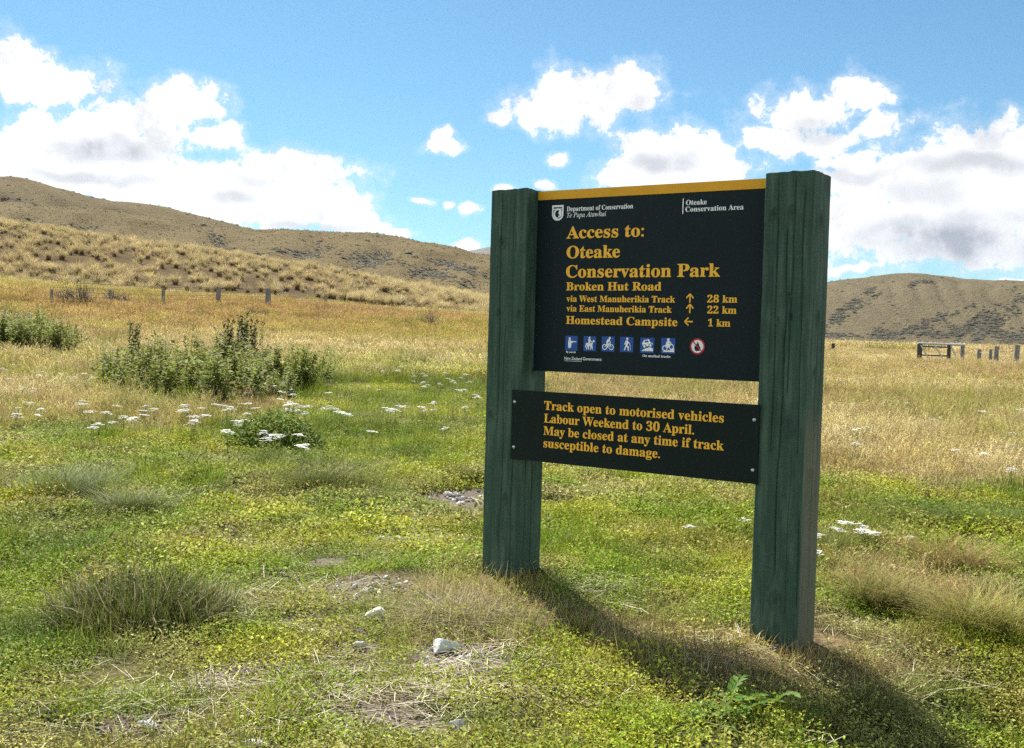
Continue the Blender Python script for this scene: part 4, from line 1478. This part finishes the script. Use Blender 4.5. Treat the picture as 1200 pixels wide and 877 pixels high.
def root_at(px, py, lift=0.0):
    """place on the ground whose point at height lift above it appears at px, py from the lookout"""
    d = ray(px, py)
    t = np.linspace(2.5, 140, 8000)
    p = t[:, None] * d[None]
    below = (EYE + p[:, 2]) < height(p[:, 0], p[:, 1]) + lift
    i = int(np.argmax(below)) if below.any() else len(t) - 1
    return float(p[i, 0]), float(p[i, 1]), float(height(p[i, 0], p[i, 1]))


m_weed = leafmat('weed_leaf', (.115, .145, .026), (.25, .27, .062), .38, inst=False, vary=.4)
m_wstem = leafmat('weed_stem', (.12, .12, .05), (.16, .17, .07), .1, inst=False, vary=.3)
m_bud = leafmat('weed_bud', (.05, .035, .03), (.08, .05, .04), .05, inst=False)
m_dock = leafmat('dock_seed', (.055, .085, .018), (.075, .075, .022), .2, inst=False, vary=.4)
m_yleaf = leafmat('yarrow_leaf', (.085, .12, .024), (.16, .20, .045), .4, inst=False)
m_ywhite = leafmat('yarrow_flower', (.78, .77, .72), (.86, .86, .82), .25, inst=False, vary=.08)
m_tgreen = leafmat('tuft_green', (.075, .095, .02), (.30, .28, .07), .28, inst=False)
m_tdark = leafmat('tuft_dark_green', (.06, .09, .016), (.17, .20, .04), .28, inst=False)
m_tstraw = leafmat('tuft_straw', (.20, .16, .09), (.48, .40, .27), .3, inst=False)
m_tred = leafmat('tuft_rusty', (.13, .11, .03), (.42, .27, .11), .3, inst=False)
m_twig = leafmat('twig', (.12, .095, .075), (.19, .16, .13), .05, inst=False)
m_twigleaf = leafmat('twig_leaf', (.10, .085, .055), (.15, .13, .08), .2, inst=False)


def proto_weed(seed):
    rg = np.random.default_rng(seed)
    gs, gl, gb = Geo(), Geo(), Geo()
    ns = 13
    xy = disc(ns, .26, rg)
    hh = U(rg, ns, .75, 1.12) * (1 - .5 * np.hypot(xy[:, 0], xy[:, 1]) / .5)
    az0 = np.arctan2(xy[:, 1], xy[:, 0]) + rg.normal(0, .4, ns)
    V, Fq, hg, rn, tip, td = blades(ns, xy, hh, np.full(ns, .014), U(rg, ns, .05, .42), U(rg, ns, -.3, .3), 5, rg, taper=.4, az0=az0)
    gs.add(V, Fq, hg, rn)
    Vr = V.reshape(ns, 6, 2, 3).mean(2)
    cen, dirs, siz, hh_ = [], [], [], []
    for k in range(ns):
        nn = 18
        for q in range(nn):
            f = .12 + .88 * q / (nn - 1)
            a = f * 5
            i0 = min(int(a), 4)
            p = Vr[k, i0] * (1 - (a - i0)) + Vr[k, i0 + 1] * (a - i0)
            for s_ in range(3):
                an = q * 1.57 + s_ * 2.094 + rg.normal(0, .3)
                e = rg.normal(.35, .35)
                cen.append(p)
                dirs.append((math.cos(an) * math.cos(e), math.sin(an) * math.cos(e), math.sin(e)))
                siz.append(rg.uniform(.075, .16) * (1.15 - .6 * f))
                hh_.append(f)
    V, Ft, rn = leaflets(len(cen), np.array(cen), np.array(siz), rg, dirs=np.array(dirs), asp=.42)
    gl.add(V, Ft, np.repeat(hh_, 4), rn)
    nb = ns * 5
    c = np.repeat(tip, 5, 0) + rg.normal(0, .018, (nb, 3))
    V, Ft, rn = leaflets(nb, c, U(rg, nb, .02, .04), rg, asp=.8)
    gb.add(V, Ft, .5, rn)
    return gs.mesh('stem', [m_wstem]), gl.mesh('foliage', [m_weed]), gb.mesh('bud', [m_bud])


WE = [proto_weed(400 + k) for k in range(5)]


def put_weed(k, px, py, sc, label, group, lift=0.0):
    x, y, z = root_at(px, py)
    e = empty('leafy_weed', (x, y, z - .02), rg.random() * 6.28)
    e.scale = (sc * 1.4, sc * 1.4, sc * 1.06)
    e.rotation_euler = (rg.normal(0, .10), rg.normal(0, .10), rg.random() * 6.28)
    tag(e, label, 'weed', group)
    for nm, me in zip(('stem', 'foliage', 'bud'), WE[k % 5]):
        link(nm, me, e)


for k, (px, py, sc) in enumerate([(240 + (a_ - 240) * .93, b_, c_) for a_, b_, c_ in [(143, 452, 1.05), (176, 450, 1.12), (212, 450, 1.1), (246, 451, 1.2), (280, 451, 1.25), (315, 450, 1.2), (347, 450, 1.15), (371, 451, 1.0), (128, 459, .95), (160, 464, .95),
                                  (194, 470, 1.05), (226, 473, 1.15), (257, 474, 1.15), (288, 472, 1.1), (314, 466, 1.05), (344, 460, 1.0), (112, 448, .8), (230, 462, 1.2), (265, 462, 1.2), (300, 460, 1.2), (185, 460, 1.0), (120, 466, .5), (150, 470, .55), (175, 474, .5), (210, 477, .55), (245, 478, .6), (330, 470, .55), (365, 462, .6), (385, 452, .6), (104, 455, .5), (300, 476, .5)]]):
    put_weed(k, px + rg.normal(0, 4), py, sc * rg.uniform(.72, 1.12), 'tall green leafy weed in the big clump among the white flowers', 'leafy weeds in the big clump')
for k, (px, py, sc) in enumerate([(6, 415, 1.25), (27, 417, 1.2), (48, 418, 1.15), (70, 418, 1.05), (86, 414, .9), (2, 405, 1.35), (30, 405, 1.3), (57, 405, 1.15), (-14, 412, 1.3), (16, 411, 1.3), (40, 411, 1.2), (76, 408, 1.0)]):
    put_weed(k + 2, px, py, sc, 'tall green leafy weed in the dark clump by the left edge of the meadow', 'leafy weeds in the clump at the edge')


def proto_dock(seed):
    rg = np.random.default_rng(seed)
    gs, gl = Geo(), Geo()
    ns = 6
    xy = disc(ns, .10, rg)
    V, Fq, hg, rn, tip, td = blades(ns, xy, U(rg, ns, 1.3, 1.75), np.full(ns, .018), U(rg, ns, .0, .14), U(rg, ns, -.05, .08), 5, rg, taper=.4)
    gs.add(V, Fq, hg, rn)
    Vr = V.reshape(ns, 6, 2, 3).mean(2)
    cen, dirs = [], []
    for k in range(ns):
        for q in range(70):
            f = .5 + .5 * q / 69
            a = f * 5
            i0 = min(int(a), 4)
            p = Vr[k, i0] * (1 - (a - i0)) + Vr[k, i0 + 1] * (a - i0)
            an, e = rg.random() * 6.28, rg.normal(.6, .3)
            rad = .03 * (1.1 - f * .8)
            cen.append(p + np.array([math.cos(an), math.sin(an), 0]) * rad)
            dirs.append((math.cos(an) * math.cos(e), math.sin(an) * math.cos(e), math.sin(e)))
    V, Ft, rn = leaflets(len(cen), np.array(cen), U(rg, len(cen), .045, .085), rg, dirs=np.array(dirs), asp=.7)
    gl.add(V, Ft, .5, rn)
    return gs.mesh('stem', [m_wstem]), gl.mesh('seed_spike', [m_dock])


DK = [proto_dock(430 + k) for k in range(2)]
for k, (px, py, sc, lb) in enumerate([(270, 451, 1.0, 'dark dock seed spikes at left of the group standing above the big weed clump'), (283, 450, 1.12, 'tallest dark dock seed spikes above the middle of the big weed clump'),
                                      (297, 451, 1.02, 'dark dock seed spikes at right of the group standing above the big weed clump'), (154, 447, .93, 'brown-tipped dock standing alone above the left end of the big weed clump')]):
    x, y, z = root_at(px, py)
    e = empty('dock', (x, y, z - .02), rg.random() * 6.28)
    e.scale = (sc * .95, sc * .95, sc * .9)
    tag(e, lb, 'dock plant', 'docks above the weed clump')
    link('stem', DK[k % 2][0], e)
    link('seed_spike', DK[k % 2][1], e)


# yarrow
def proto_yarrow(seed):
    rg = np.random.default_rng(seed)
    gs, gl, gf = Geo(), Geo(), Geo()
    nb = 3
    V, Fq, hg, rn, tip, td = blades(nb, disc(nb, .02, rg), U(rg, nb, .90, 1.0), np.full(nb, .014), U(rg, nb, .0, .09), U(rg, nb, -.05, .12), 4, rg, taper=.6)
    gs.add(V, Fq, hg, rn)
    n = 26
    f = rg.random(n) * .6
    xy = disc(n, .07, rg)
    V, Ft, rn = leaflets(n, np.concatenate([xy * (1 - f)[:, None], f[:, None]], 1), U(rg, n, .08, .16), rg, asp=.22, flat=.5)
    gl.add(V, Ft, np.repeat(f, 4), rn)
    for t_ in tip:
        for _ in range(int(rg.integers(7, 11))):
            cx, cy = rg.normal(0, .05, 2)
            rad = rg.uniform(.022, .042)
            m = 20
            xy = disc(m, rad, rg)
            zc = t_[2] + .012 - (cx * cx + cy * cy) * 3.0 - (xy ** 2).sum(1) * 8
            V, Ft, rn = leaflets(m, np.stack([t_[0] + cx + xy[:, 0], t_[1] + cy + xy[:, 1], zc], -1), U(rg, m, .016, .028), rg, asp=.9, flat=1.0)
            gf.add(V, Ft, 1.0, rn)
    return gs.mesh('stem', [m_yleaf]), gl.mesh('leaves', [m_yleaf]), gf.mesh('flower_head', [m_ywhite])


YA = [proto_yarrow(450 + k) for k in range(6)]
YPOS = [('white flat-topped yarrow in the scattered row left of the big weed clump', 'yarrow left of the weed clump',
         [(34, 471), (48, 477), (97, 472), (136, 474), (105, 481), (124, 482), (131, 493), (116, 495), (21, 488), (22, 476), (4, 431), (15, 426), (22, 427), (50, 435), (72, 437), (126, 425), (68, 423), (11, 443)]),
        ('white yarrow in the tight bunch below the left end of the big weed clump', 'yarrow bunch below the left end of the weed clump', [(170, 474), (168, 480), (168, 485), (145, 487), (152, 489), (158, 487), (181, 478)]),
        ('white yarrow among the leafy weeds at the left edge', 'yarrow by the weeds at the edge', [(56, 405), (56, 414), (34, 410), (90, 382), (95, 384), (86, 385), (73, 386), (118, 412), (117, 408), (110, 374)]),
        ('white yarrow in the pale far patch below the wire fence', 'yarrow patch below the wire fence', [(196, 369), (201, 369), (206, 370), (200, 371), (208, 368), (171, 365), (192, 371)]),
        ('white yarrow right in front of the big weed clump', 'yarrow in front of the weed clump',
         [(292, 459), (303, 459), (311, 449), (322, 451), (333, 448), (345, 447), (315, 440), (328, 458), (334, 459), (342, 461), (342, 455), (218, 473), (234, 477), (256, 473), (251, 472), (262, 474), (271, 476), (267, 478), (241, 485), (292, 471), (300, 477),
          (290, 483), (312, 486), (339, 472), (343, 471), (349, 479), (344, 478), (357, 482), (360, 475), (352, 475)]),
        ('white yarrow over the round green mound of leaves below the weed clump', 'yarrow over the leafy mound', [(282, 492), (279, 493), (295, 496), (298, 492), (319, 498), (307, 504), (313, 512), (323, 508), (318, 509), (328, 508), (335, 505), (348, 497), (357, 519), (352, 521), (268, 503), (349, 508)]),
        ('white yarrow in the bunch right of the big weed clump', 'yarrow bunch right of the weed clump', [(385, 475), (380, 477), (389, 477), (393, 478), (398, 481), (406, 484), (402, 482), (386, 459)]),
        ('white yarrow scattered in the meadow left of the sign', 'yarrow in the meadow left of the sign',
         [(432, 452), (470, 475), (457, 480), (463, 479), (435, 504), (522, 500), (496, 447), (497, 452), (501, 450), (516, 449), (521, 436), (524, 437), (526, 419), (550, 424), (495, 437), (540, 442), (485, 415), (485, 446), (557, 415), (533, 448), (508, 479),
          (551, 411), (544, 410), (480, 419), (568, 418), (531, 427), (512, 430), (560, 432)]),
        ('white yarrow in the close bunch right of the right post', 'yarrow bunch by the right post', [(985, 610), (990, 611), (979, 618), (988, 622), (1006, 613), (1013, 616), (1010, 619), (1014, 622), (1019, 622), (1024, 623)]),
        ('white yarrow standing at the right side of the right post', 'yarrow close to the right post', [(960, 626), (958, 645)]),
        ('lone white yarrow right of the bunch by the right post', None, [(1067, 628)]),
        ('lone white yarrow seen between the posts under the notice board', None, [(808, 615)]),
        ('white yarrow peeping out at the left side of the right post', None, [(874, 608)]),
        ('white yarrow in the dry grass right of the sign', 'yarrow in the dry grass right of the sign', [(990, 498), (1004, 502), (1015, 499), (1189, 506)]),
        ('white yarrow at the far right in the yellow turf', 'yarrow at the edge of the dry grass', [(1186, 548), (1183, 562)])]
ry_ = np.random.default_rng(77)
YPOS[0][2].extend([(ry_.uniform(-5, 125), ry_.uniform(430, 500)) for _ in range(16)])
YPOS[4][2].extend([(ry_.uniform(200, 370), ry_.uniform(462, 500)) for _ in range(16)])
YPOS[7][2].extend([(ry_.uniform(440, 565), ry_.uniform(405, 480)) for _ in range(26)])
YPOS[13][2].extend([(ry_.uniform(985, 1195), ry_.uniform(470, 540)) for _ in range(10)])
for lb, gr, pts in YPOS:
    for (px, py) in pts:
        hh = rg.uniform(.24, .36) if py < 560 else rg.uniform(.12, .17)
        x, y, z = root_at(px, py, hh)
        e = empty('yarrow', (x, y, z), rg.random() * 6.28)
        k = int(rg.integers(0, 6))
        w_ = .5 if py < 560 else .36
        w_ *= rg.uniform(.7, 1.15)
        e.scale = (w_, w_, hh)
        tag(e, lb, 'flower', gr)
        far_ = py < 440
        for nm, me in zip(('stem', 'leaves', 'flower_head'), YA[k]):
            if nm == 'flower_head' or not far_:
                link(nm, me, e)


# grass tufts near the lookout
def proto_tuft(seed, n, mats, h=(.5, 1.05), w=(.008, .016), lean=(.05, .65), curve=(.2, 1.25), rad=.28):
    rg = np.random.default_rng(seed)
    g = Geo()
    for k in range(len(mats)):
        m = int(n[k] * 1.9)
        V, Fq, hg, rn, _, _ = blades(m, disc(m, rad, rg), U(rg, m, *h), U(rg, m, *w), U(rg, m, *lean), U(rg, m, *curve), 4, rg, taper=.15)
        g.add(V, Fq, hg, rn, k)
    return g.mesh('grass_tuft', mats)


def tuft(px, py, w, h, mats, n, label, seed, name='grass_tuft', sy=1.0, **kw):
    """a whole tuft is one mesh: blades only"""
    x, y, z = root_at(px, py)
    o = link(name, proto_tuft(seed, n, mats, w=tuple(np.array(kw.pop('bw', (.003, .006))) / max(w, .3) * 1.0), **kw))
    o.location = (x, y, z - .01)
    o.scale = (w, w * sy, h)
    return tag(o, label, 'grass tuft')


x, y, z = root_at(168, 732)
e = empty('dead_grass_clump', (x, y, z - .01), .0)
tag(e, 'wide dead grass clump, grey straw over dark green, alone on the turf', 'grass clump')
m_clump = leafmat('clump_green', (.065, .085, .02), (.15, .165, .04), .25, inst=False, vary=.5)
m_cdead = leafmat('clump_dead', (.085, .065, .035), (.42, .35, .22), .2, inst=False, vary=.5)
r5 = np.random.default_rng(503)


def mound_xy(n):
    return disc(n, .46, r5) * np.array([1, .8])


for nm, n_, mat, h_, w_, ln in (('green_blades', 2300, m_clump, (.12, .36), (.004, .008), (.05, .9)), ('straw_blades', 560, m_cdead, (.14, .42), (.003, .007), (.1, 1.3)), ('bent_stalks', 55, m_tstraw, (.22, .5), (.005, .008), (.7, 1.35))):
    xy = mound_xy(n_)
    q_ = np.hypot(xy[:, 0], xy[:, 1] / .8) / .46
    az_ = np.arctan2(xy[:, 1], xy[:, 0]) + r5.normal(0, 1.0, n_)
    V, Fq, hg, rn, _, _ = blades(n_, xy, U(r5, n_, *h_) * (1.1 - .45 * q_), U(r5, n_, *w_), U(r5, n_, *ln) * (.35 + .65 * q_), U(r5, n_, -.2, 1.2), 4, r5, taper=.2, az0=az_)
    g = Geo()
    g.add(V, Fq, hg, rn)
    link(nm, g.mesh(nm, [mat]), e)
gl = Geo()
n_ = 3200
xy = mound_xy(n_) * 1.05
q_ = np.hypot(xy[:, 0], xy[:, 1] / .8) / .48
V, Ft, rn = leaflets(n_, np.concatenate([xy, (.01 + .27 * r5.random(n_) * np.clip(1 - q_ ** 2, .08, 1))[:, None]], 1), U(r5, n_, .015, .04), r5, asp=.35, flat=.2)
gl.add(V, Ft, .4, rn)
link('foliage', gl.mesh('foliage', [m_clump]), e)
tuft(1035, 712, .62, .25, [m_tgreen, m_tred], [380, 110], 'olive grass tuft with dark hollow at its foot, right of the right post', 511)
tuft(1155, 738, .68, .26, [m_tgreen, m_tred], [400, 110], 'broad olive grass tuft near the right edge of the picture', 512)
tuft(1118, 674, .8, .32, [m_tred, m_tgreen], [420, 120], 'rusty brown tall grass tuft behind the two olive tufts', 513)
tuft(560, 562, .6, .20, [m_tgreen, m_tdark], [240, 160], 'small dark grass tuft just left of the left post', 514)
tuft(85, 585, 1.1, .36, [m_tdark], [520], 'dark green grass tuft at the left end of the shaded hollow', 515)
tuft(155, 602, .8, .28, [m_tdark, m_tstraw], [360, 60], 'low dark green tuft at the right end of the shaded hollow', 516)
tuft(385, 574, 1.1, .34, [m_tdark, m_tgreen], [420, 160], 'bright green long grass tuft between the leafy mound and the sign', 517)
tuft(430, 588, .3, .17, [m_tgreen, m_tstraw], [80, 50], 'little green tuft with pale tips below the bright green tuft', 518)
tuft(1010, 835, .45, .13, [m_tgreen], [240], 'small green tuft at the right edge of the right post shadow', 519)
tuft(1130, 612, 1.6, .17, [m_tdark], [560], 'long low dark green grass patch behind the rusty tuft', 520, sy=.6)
tuft(545, 722, .95, .13, [m_tgreen, m_tstraw], [300, 420], 'low mat of fine straw grass left of the left post foot', 521, bw=(.002, .004))
# leafy mound under the yarrow
x, y, z = root_at(322, 532)
g = Geo()
n_ = 3400
r5 = np.random.default_rng(531)
xy = disc(n_, .62, r5)
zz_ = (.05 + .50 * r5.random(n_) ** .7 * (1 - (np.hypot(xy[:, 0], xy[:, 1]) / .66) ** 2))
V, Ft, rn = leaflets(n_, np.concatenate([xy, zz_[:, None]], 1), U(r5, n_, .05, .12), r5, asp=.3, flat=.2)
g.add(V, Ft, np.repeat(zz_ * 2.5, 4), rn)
o = link('leafy_mound', g.mesh('leafy_mound', [m_yleaf]), None, (x, y, z - .02))
tag(o, 'round dark green mound of feathery leaves below the white flowers', 'leafy plant')
# young weed with toothed leaves in the shadow of the sign
x, y, z = root_at(862, 842)
e = empty('toothed_weed', (x, y, z), .4)
tag(e, 'young bright green weed with toothed leaves at the edge of the sign shadow', 'weed')
r5 = np.random.default_rng(541)
m_tooth = leafmat('toothed_leaf', (.09, .16, .025), (.17, .26, .045), .42, inst=False, vary=.2)
for k in range(34):
    a = r5.random() * 6.28
    L_ = r5.uniform(.09, .18)
    e0 = r5.uniform(.25, 1.1)
    bx, by = r5.normal(0, .11), r5.normal(0, .06)
    bz = r5.uniform(.0, .05)
    pts, ds = [], []
    cen, dirs, siz = [], [], []
    for q in range(7):
        f = q / 6
        ee = e0 - f * .8
        p = np.array([bx + math.cos(a) * L_ * f * math.cos(e0 - f * .4), by + math.sin(a) * L_ * f * math.cos(e0 - f * .4), bz + L_ * f * math.sin(e0 - f * .4)])
        for sg in ((1, -1) if q < 6 else (0,)):
            an = a + sg * .8
            cen.append(p)
            dirs.append((math.cos(an) * math.cos(ee), math.sin(an) * math.cos(ee), math.sin(ee)))
            siz.append(L_ * (.33 if q < 6 else .4) * (1 - .5 * abs(f - .45)))
    V, Ft, rn = leaflets(len(cen), np.array(cen), np.array(siz), r5, dirs=np.array(dirs), asp=.55)
    g = Geo()
    g.add(V, Ft, .6, rn)
    link('leaf', g.mesh('leaf', [m_tooth]), e)


# twiggy shrubs along the fence
def proto_shrub(seed):
    rg = np.random.default_rng(seed)
    g, gl = Geo(), Geo()
    n = 70
    V, Fq, hg, rn, tip, td = blades(n, disc(n, .12, rg), U(rg, n, .5, 1.0), U(rg, n, .02, .04), U(rg, n, .05, 1.0), U(rg, n, -.4, .5), 4, rg, taper=.3)
    g.add(V, Fq, hg, rn)
    Vr = V.reshape(n, 5, 2, 3).mean(2)
    m = 500
    k = rg.integers(0, n, m)
    j = rg.integers(1, 5, m)
    c = Vr[k, j] + rg.normal(0, .07, (m, 3))
    c[:, 2] = np.maximum(c[:, 2], .05)
    V, Ft, rn = leaflets(m, c, U(rg, m, .03, .09), rg, asp=.3, flat=.1)
    gl.add(V, Ft, .5, rn)
    return g.mesh('twigs', [m_twig]), gl.mesh('foliage', [m_twigleaf])


SH = [proto_shrub(550 + k) for k in range(4)]
for k, (px, py, hp, lb) in enumerate([(95, 359, 22, 'largest twiggy grey-brown shrub in front of the wire fence'), (73, 358, 15, 'small twiggy shrub at the left side of the largest shrub by the fence'),
                                      (131, 359, 16, 'dark twiggy shrub against the leftmost fence post'), (147, 359, 11, 'small dark twiggy shrub between the two leftmost fence posts'), (380, 358, 12, 'dark shrub at the right end of the wire fence'),
                                      (431, 363, 14, 'low grey-brown shrub right of the fence end, at the foot of the tussock slope'), (471, 358, 9, 'small grey shrub on the lowest part of the tussock slope'), (478, 365, 8, 'reddish low shrub just below the small grey shrub on the slope foot'),
                                      (505, 384, 15, 'dark round twiggy shrub alone in the rusty meadow left of the sign'), (455, 375, 8, 'tiny low shrub in the olive grass left of the lone round shrub'), (346, 357, 8, 'tiny dark shrub between the last fence post and the fence end'),
                                      (297, 371, 9, 'little dark shrub in the meadow in front of the two right fence posts'), (312, 372, 7, 'little pale green shrub in front of the rightmost fence post')]):
    x, y, z = root_at(px, py)
    s_ = hp * math.hypot(x, y) / F * 1.5
    e = empty('shrub', (x, y, z - .03), rg.random() * 6.28)
    e.scale = (s_ * 1.2, s_ * 1.2, s_)
    tag(e, lb, 'shrub', 'twiggy shrubs along the far edge of the meadow')
    link('twigs', SH[k % 4][0], e)
    link('foliage', SH[k % 4][1], e)

# ------------------------------------------------------------------ fences and gate
M_grey = plain('weathered_post', (.23, .215, .19), .9, .1, .6, 9, 0, .01)
M_dark = plain('dark_weathered_rail', (.075, .068, .06), .9, .1, .5, 9, 0, .01)
M_wire = plain('fence_wire', (.20, .20, .19), .5, .4, .2, 5, .7)
M_pale = plain('galvanised_rail', (.52, .52, .52), .5, .4, .3, 12, .3)


def round_post(x, y, z, h, r, parent, mat, lean=(0, 0), seed=0):
    mb = MB()
    rg = np.random.default_rng(seed)
    k = 8
    mb.tube([(x + lean[0] * t * h, y + lean[1] * t * h, z - .3 + t * (h + .3)) for t in np.linspace(0, 1, k)], [r * (1.06 - .12 * t) * (1 + rg.normal(0, .03)) for t in np.linspace(0, 1, k)], 10)
    return mb.build('post', mat, parent)


fx0, fy0, fz0 = root_at(60, 359)
wf = empty('wire_fence', (fx0, fy0, fz0))
tag(wf, 'old wire fence on grey posts below the tussock slope', 'fence')
base = []
for k, (px, py, hp, r_) in enumerate([(60, 359, 18, .07), (129, 360, 19, .08), (191, 361, 21, .10), (255, 360, 22, .14), (314, 361, 22, .17), (381, 360, 13, .12)]):
    x, y, z = root_at(px, py)
    s_ = math.hypot(x, y) / F
    base.append((x, y, z, hp * s_))
    round_post(x - fx0, y - fy0, z - fz0, hp * s_, r_, wf, M_grey, (rg.normal(0, .03), 0), 600 + k)
for hgt_ in (.18, .36, .54, .72, .9):
    mb = MB()
    pts = []
    for (x, y, z, h_) in base:
        pts.append((x - fx0, y - fy0 - .12, z - fz0 + hgt_ * 1.25))
    mb.tube(pts, .007, 5)
    mb.build('wire', M_wire, wf)

gx0, gy0, gz0 = root_at(1076, 426)
gs_ = math.hypot(gx0, gy0) / F
gate = empty('farm_gate', (gx0, gy0, gz0))
tag(gate, 'farm gate with pale top rail and slanting braces in the dry field', 'gate')
gx1, gy1, gz1 = root_at(1128, 428)
L_ = math.hypot(gx1 - gx0, gy1 - gy0)
gd = np.array([(gx1 - gx0) / L_, (gy1 - gy0) / L_])


def gp_(t, z, off=0.0):
    return (gd[0] * t * L_ + gd[1] * off, gd[1] * t * L_ - gd[0] * off, z + (gz1 - gz0) * t)


ht = 22 * gs_
for t, w_, m_ in ((.02, .16, M_dark), (.68, .12, M_dark), (.985, .13, M_grey)):
    mb = MB()
    mb.tube([gp_(t, -.3), gp_(t, ht * (.97 if t < .9 else .95))], w_, 9)
    mb.build('post', m_, gate)
mb = MB()
mb.tube([gp_(-.03, ht), gp_(1.03, ht)], .075, 8)
mb.build('top_rail', M_pale, gate)
for z_, t0, t1 in ((ht * .86, .08, .66), (ht * .42, .05, .66)):
    mb = MB()
    mb.tube([gp_(t0, z_, -.12), gp_(t1, z_, -.12)], .048, 8)
    mb.build('rail', M_dark, gate)
for t0, t1 in ((.02, .27), (.34, .60), (.70, .93)):
    mb = MB()
    mb.tube([gp_(t0, ht * .92, .14), gp_(t1, ht * .05, .14)], .045, 6)
    mb.build('brace', M_pale, gate)

rx0, ry0, rz0 = root_at(1147, 427)
rf = empty('post_fence', (rx0, ry0, rz0))
tag(rf, 'short line of leaning grey fence posts right of the farm gate', 'fence')
pr_ = []
for k, (px, py, hp, r_, ln) in enumerate([(1146, 427, 16, .14, .06), (1160, 428, 17, .11, .02), (1166, 430, 22, .15, .05), (1190, 431, 24, .16, .05), (1222, 433, 24, .15, 0)]):
    x, y, z = root_at(px, py)
    s_ = math.hypot(x, y) / F
    pr_.append((x, y, z, hp * s_))
    round_post(x - rx0, y - ry0, z - rz0, hp * s_, r_, rf, M_grey, (ln, 0), 620 + k)
for f_ in (.3, .55, .8):
    mb = MB()
    mb.tube([(x - rx0, y - ry0 - .16, z - rz0 + h_ * f_) for (x, y, z, h_) in pr_], .010, 5)
    mb.build('wire', M_wire, rf)
x, y, z = root_at(976, 414)
s_ = math.hypot(x, y) / F
o = round_post(0, 0, 0, 11 * s_, .17, None, M_dark, (0, 0), 640)
o.location = (x, y, z)
o.name = 'stub_post'
tag(o, 'short dark stub post alone in the dry field beside the right sign post', 'post')

# ------------------------------------------------------------------ thin air between the lookout and the far range
mh = bpy.data.materials.new('thin_air')
mh.use_nodes = True
mh.node_tree.nodes.clear()
N = NT(mh.node_tree)
pv = N.n('ShaderNodeVolumePrincipled', {'Color': (.72, .83, 1.0, 1), 'Density': 1.3e-5, 'Anisotropy': .2})
ho = N.n('ShaderNodeOutputMaterial')
N.t.links.new(pv.outputs[0], ho.inputs['Volume'])
mb = MB()
mb.box(-27000, 27000, -27000, 27000, -4.0, 1060.0)
hz = mb.build('haze', mh)
tag(hz, kind='stuff')
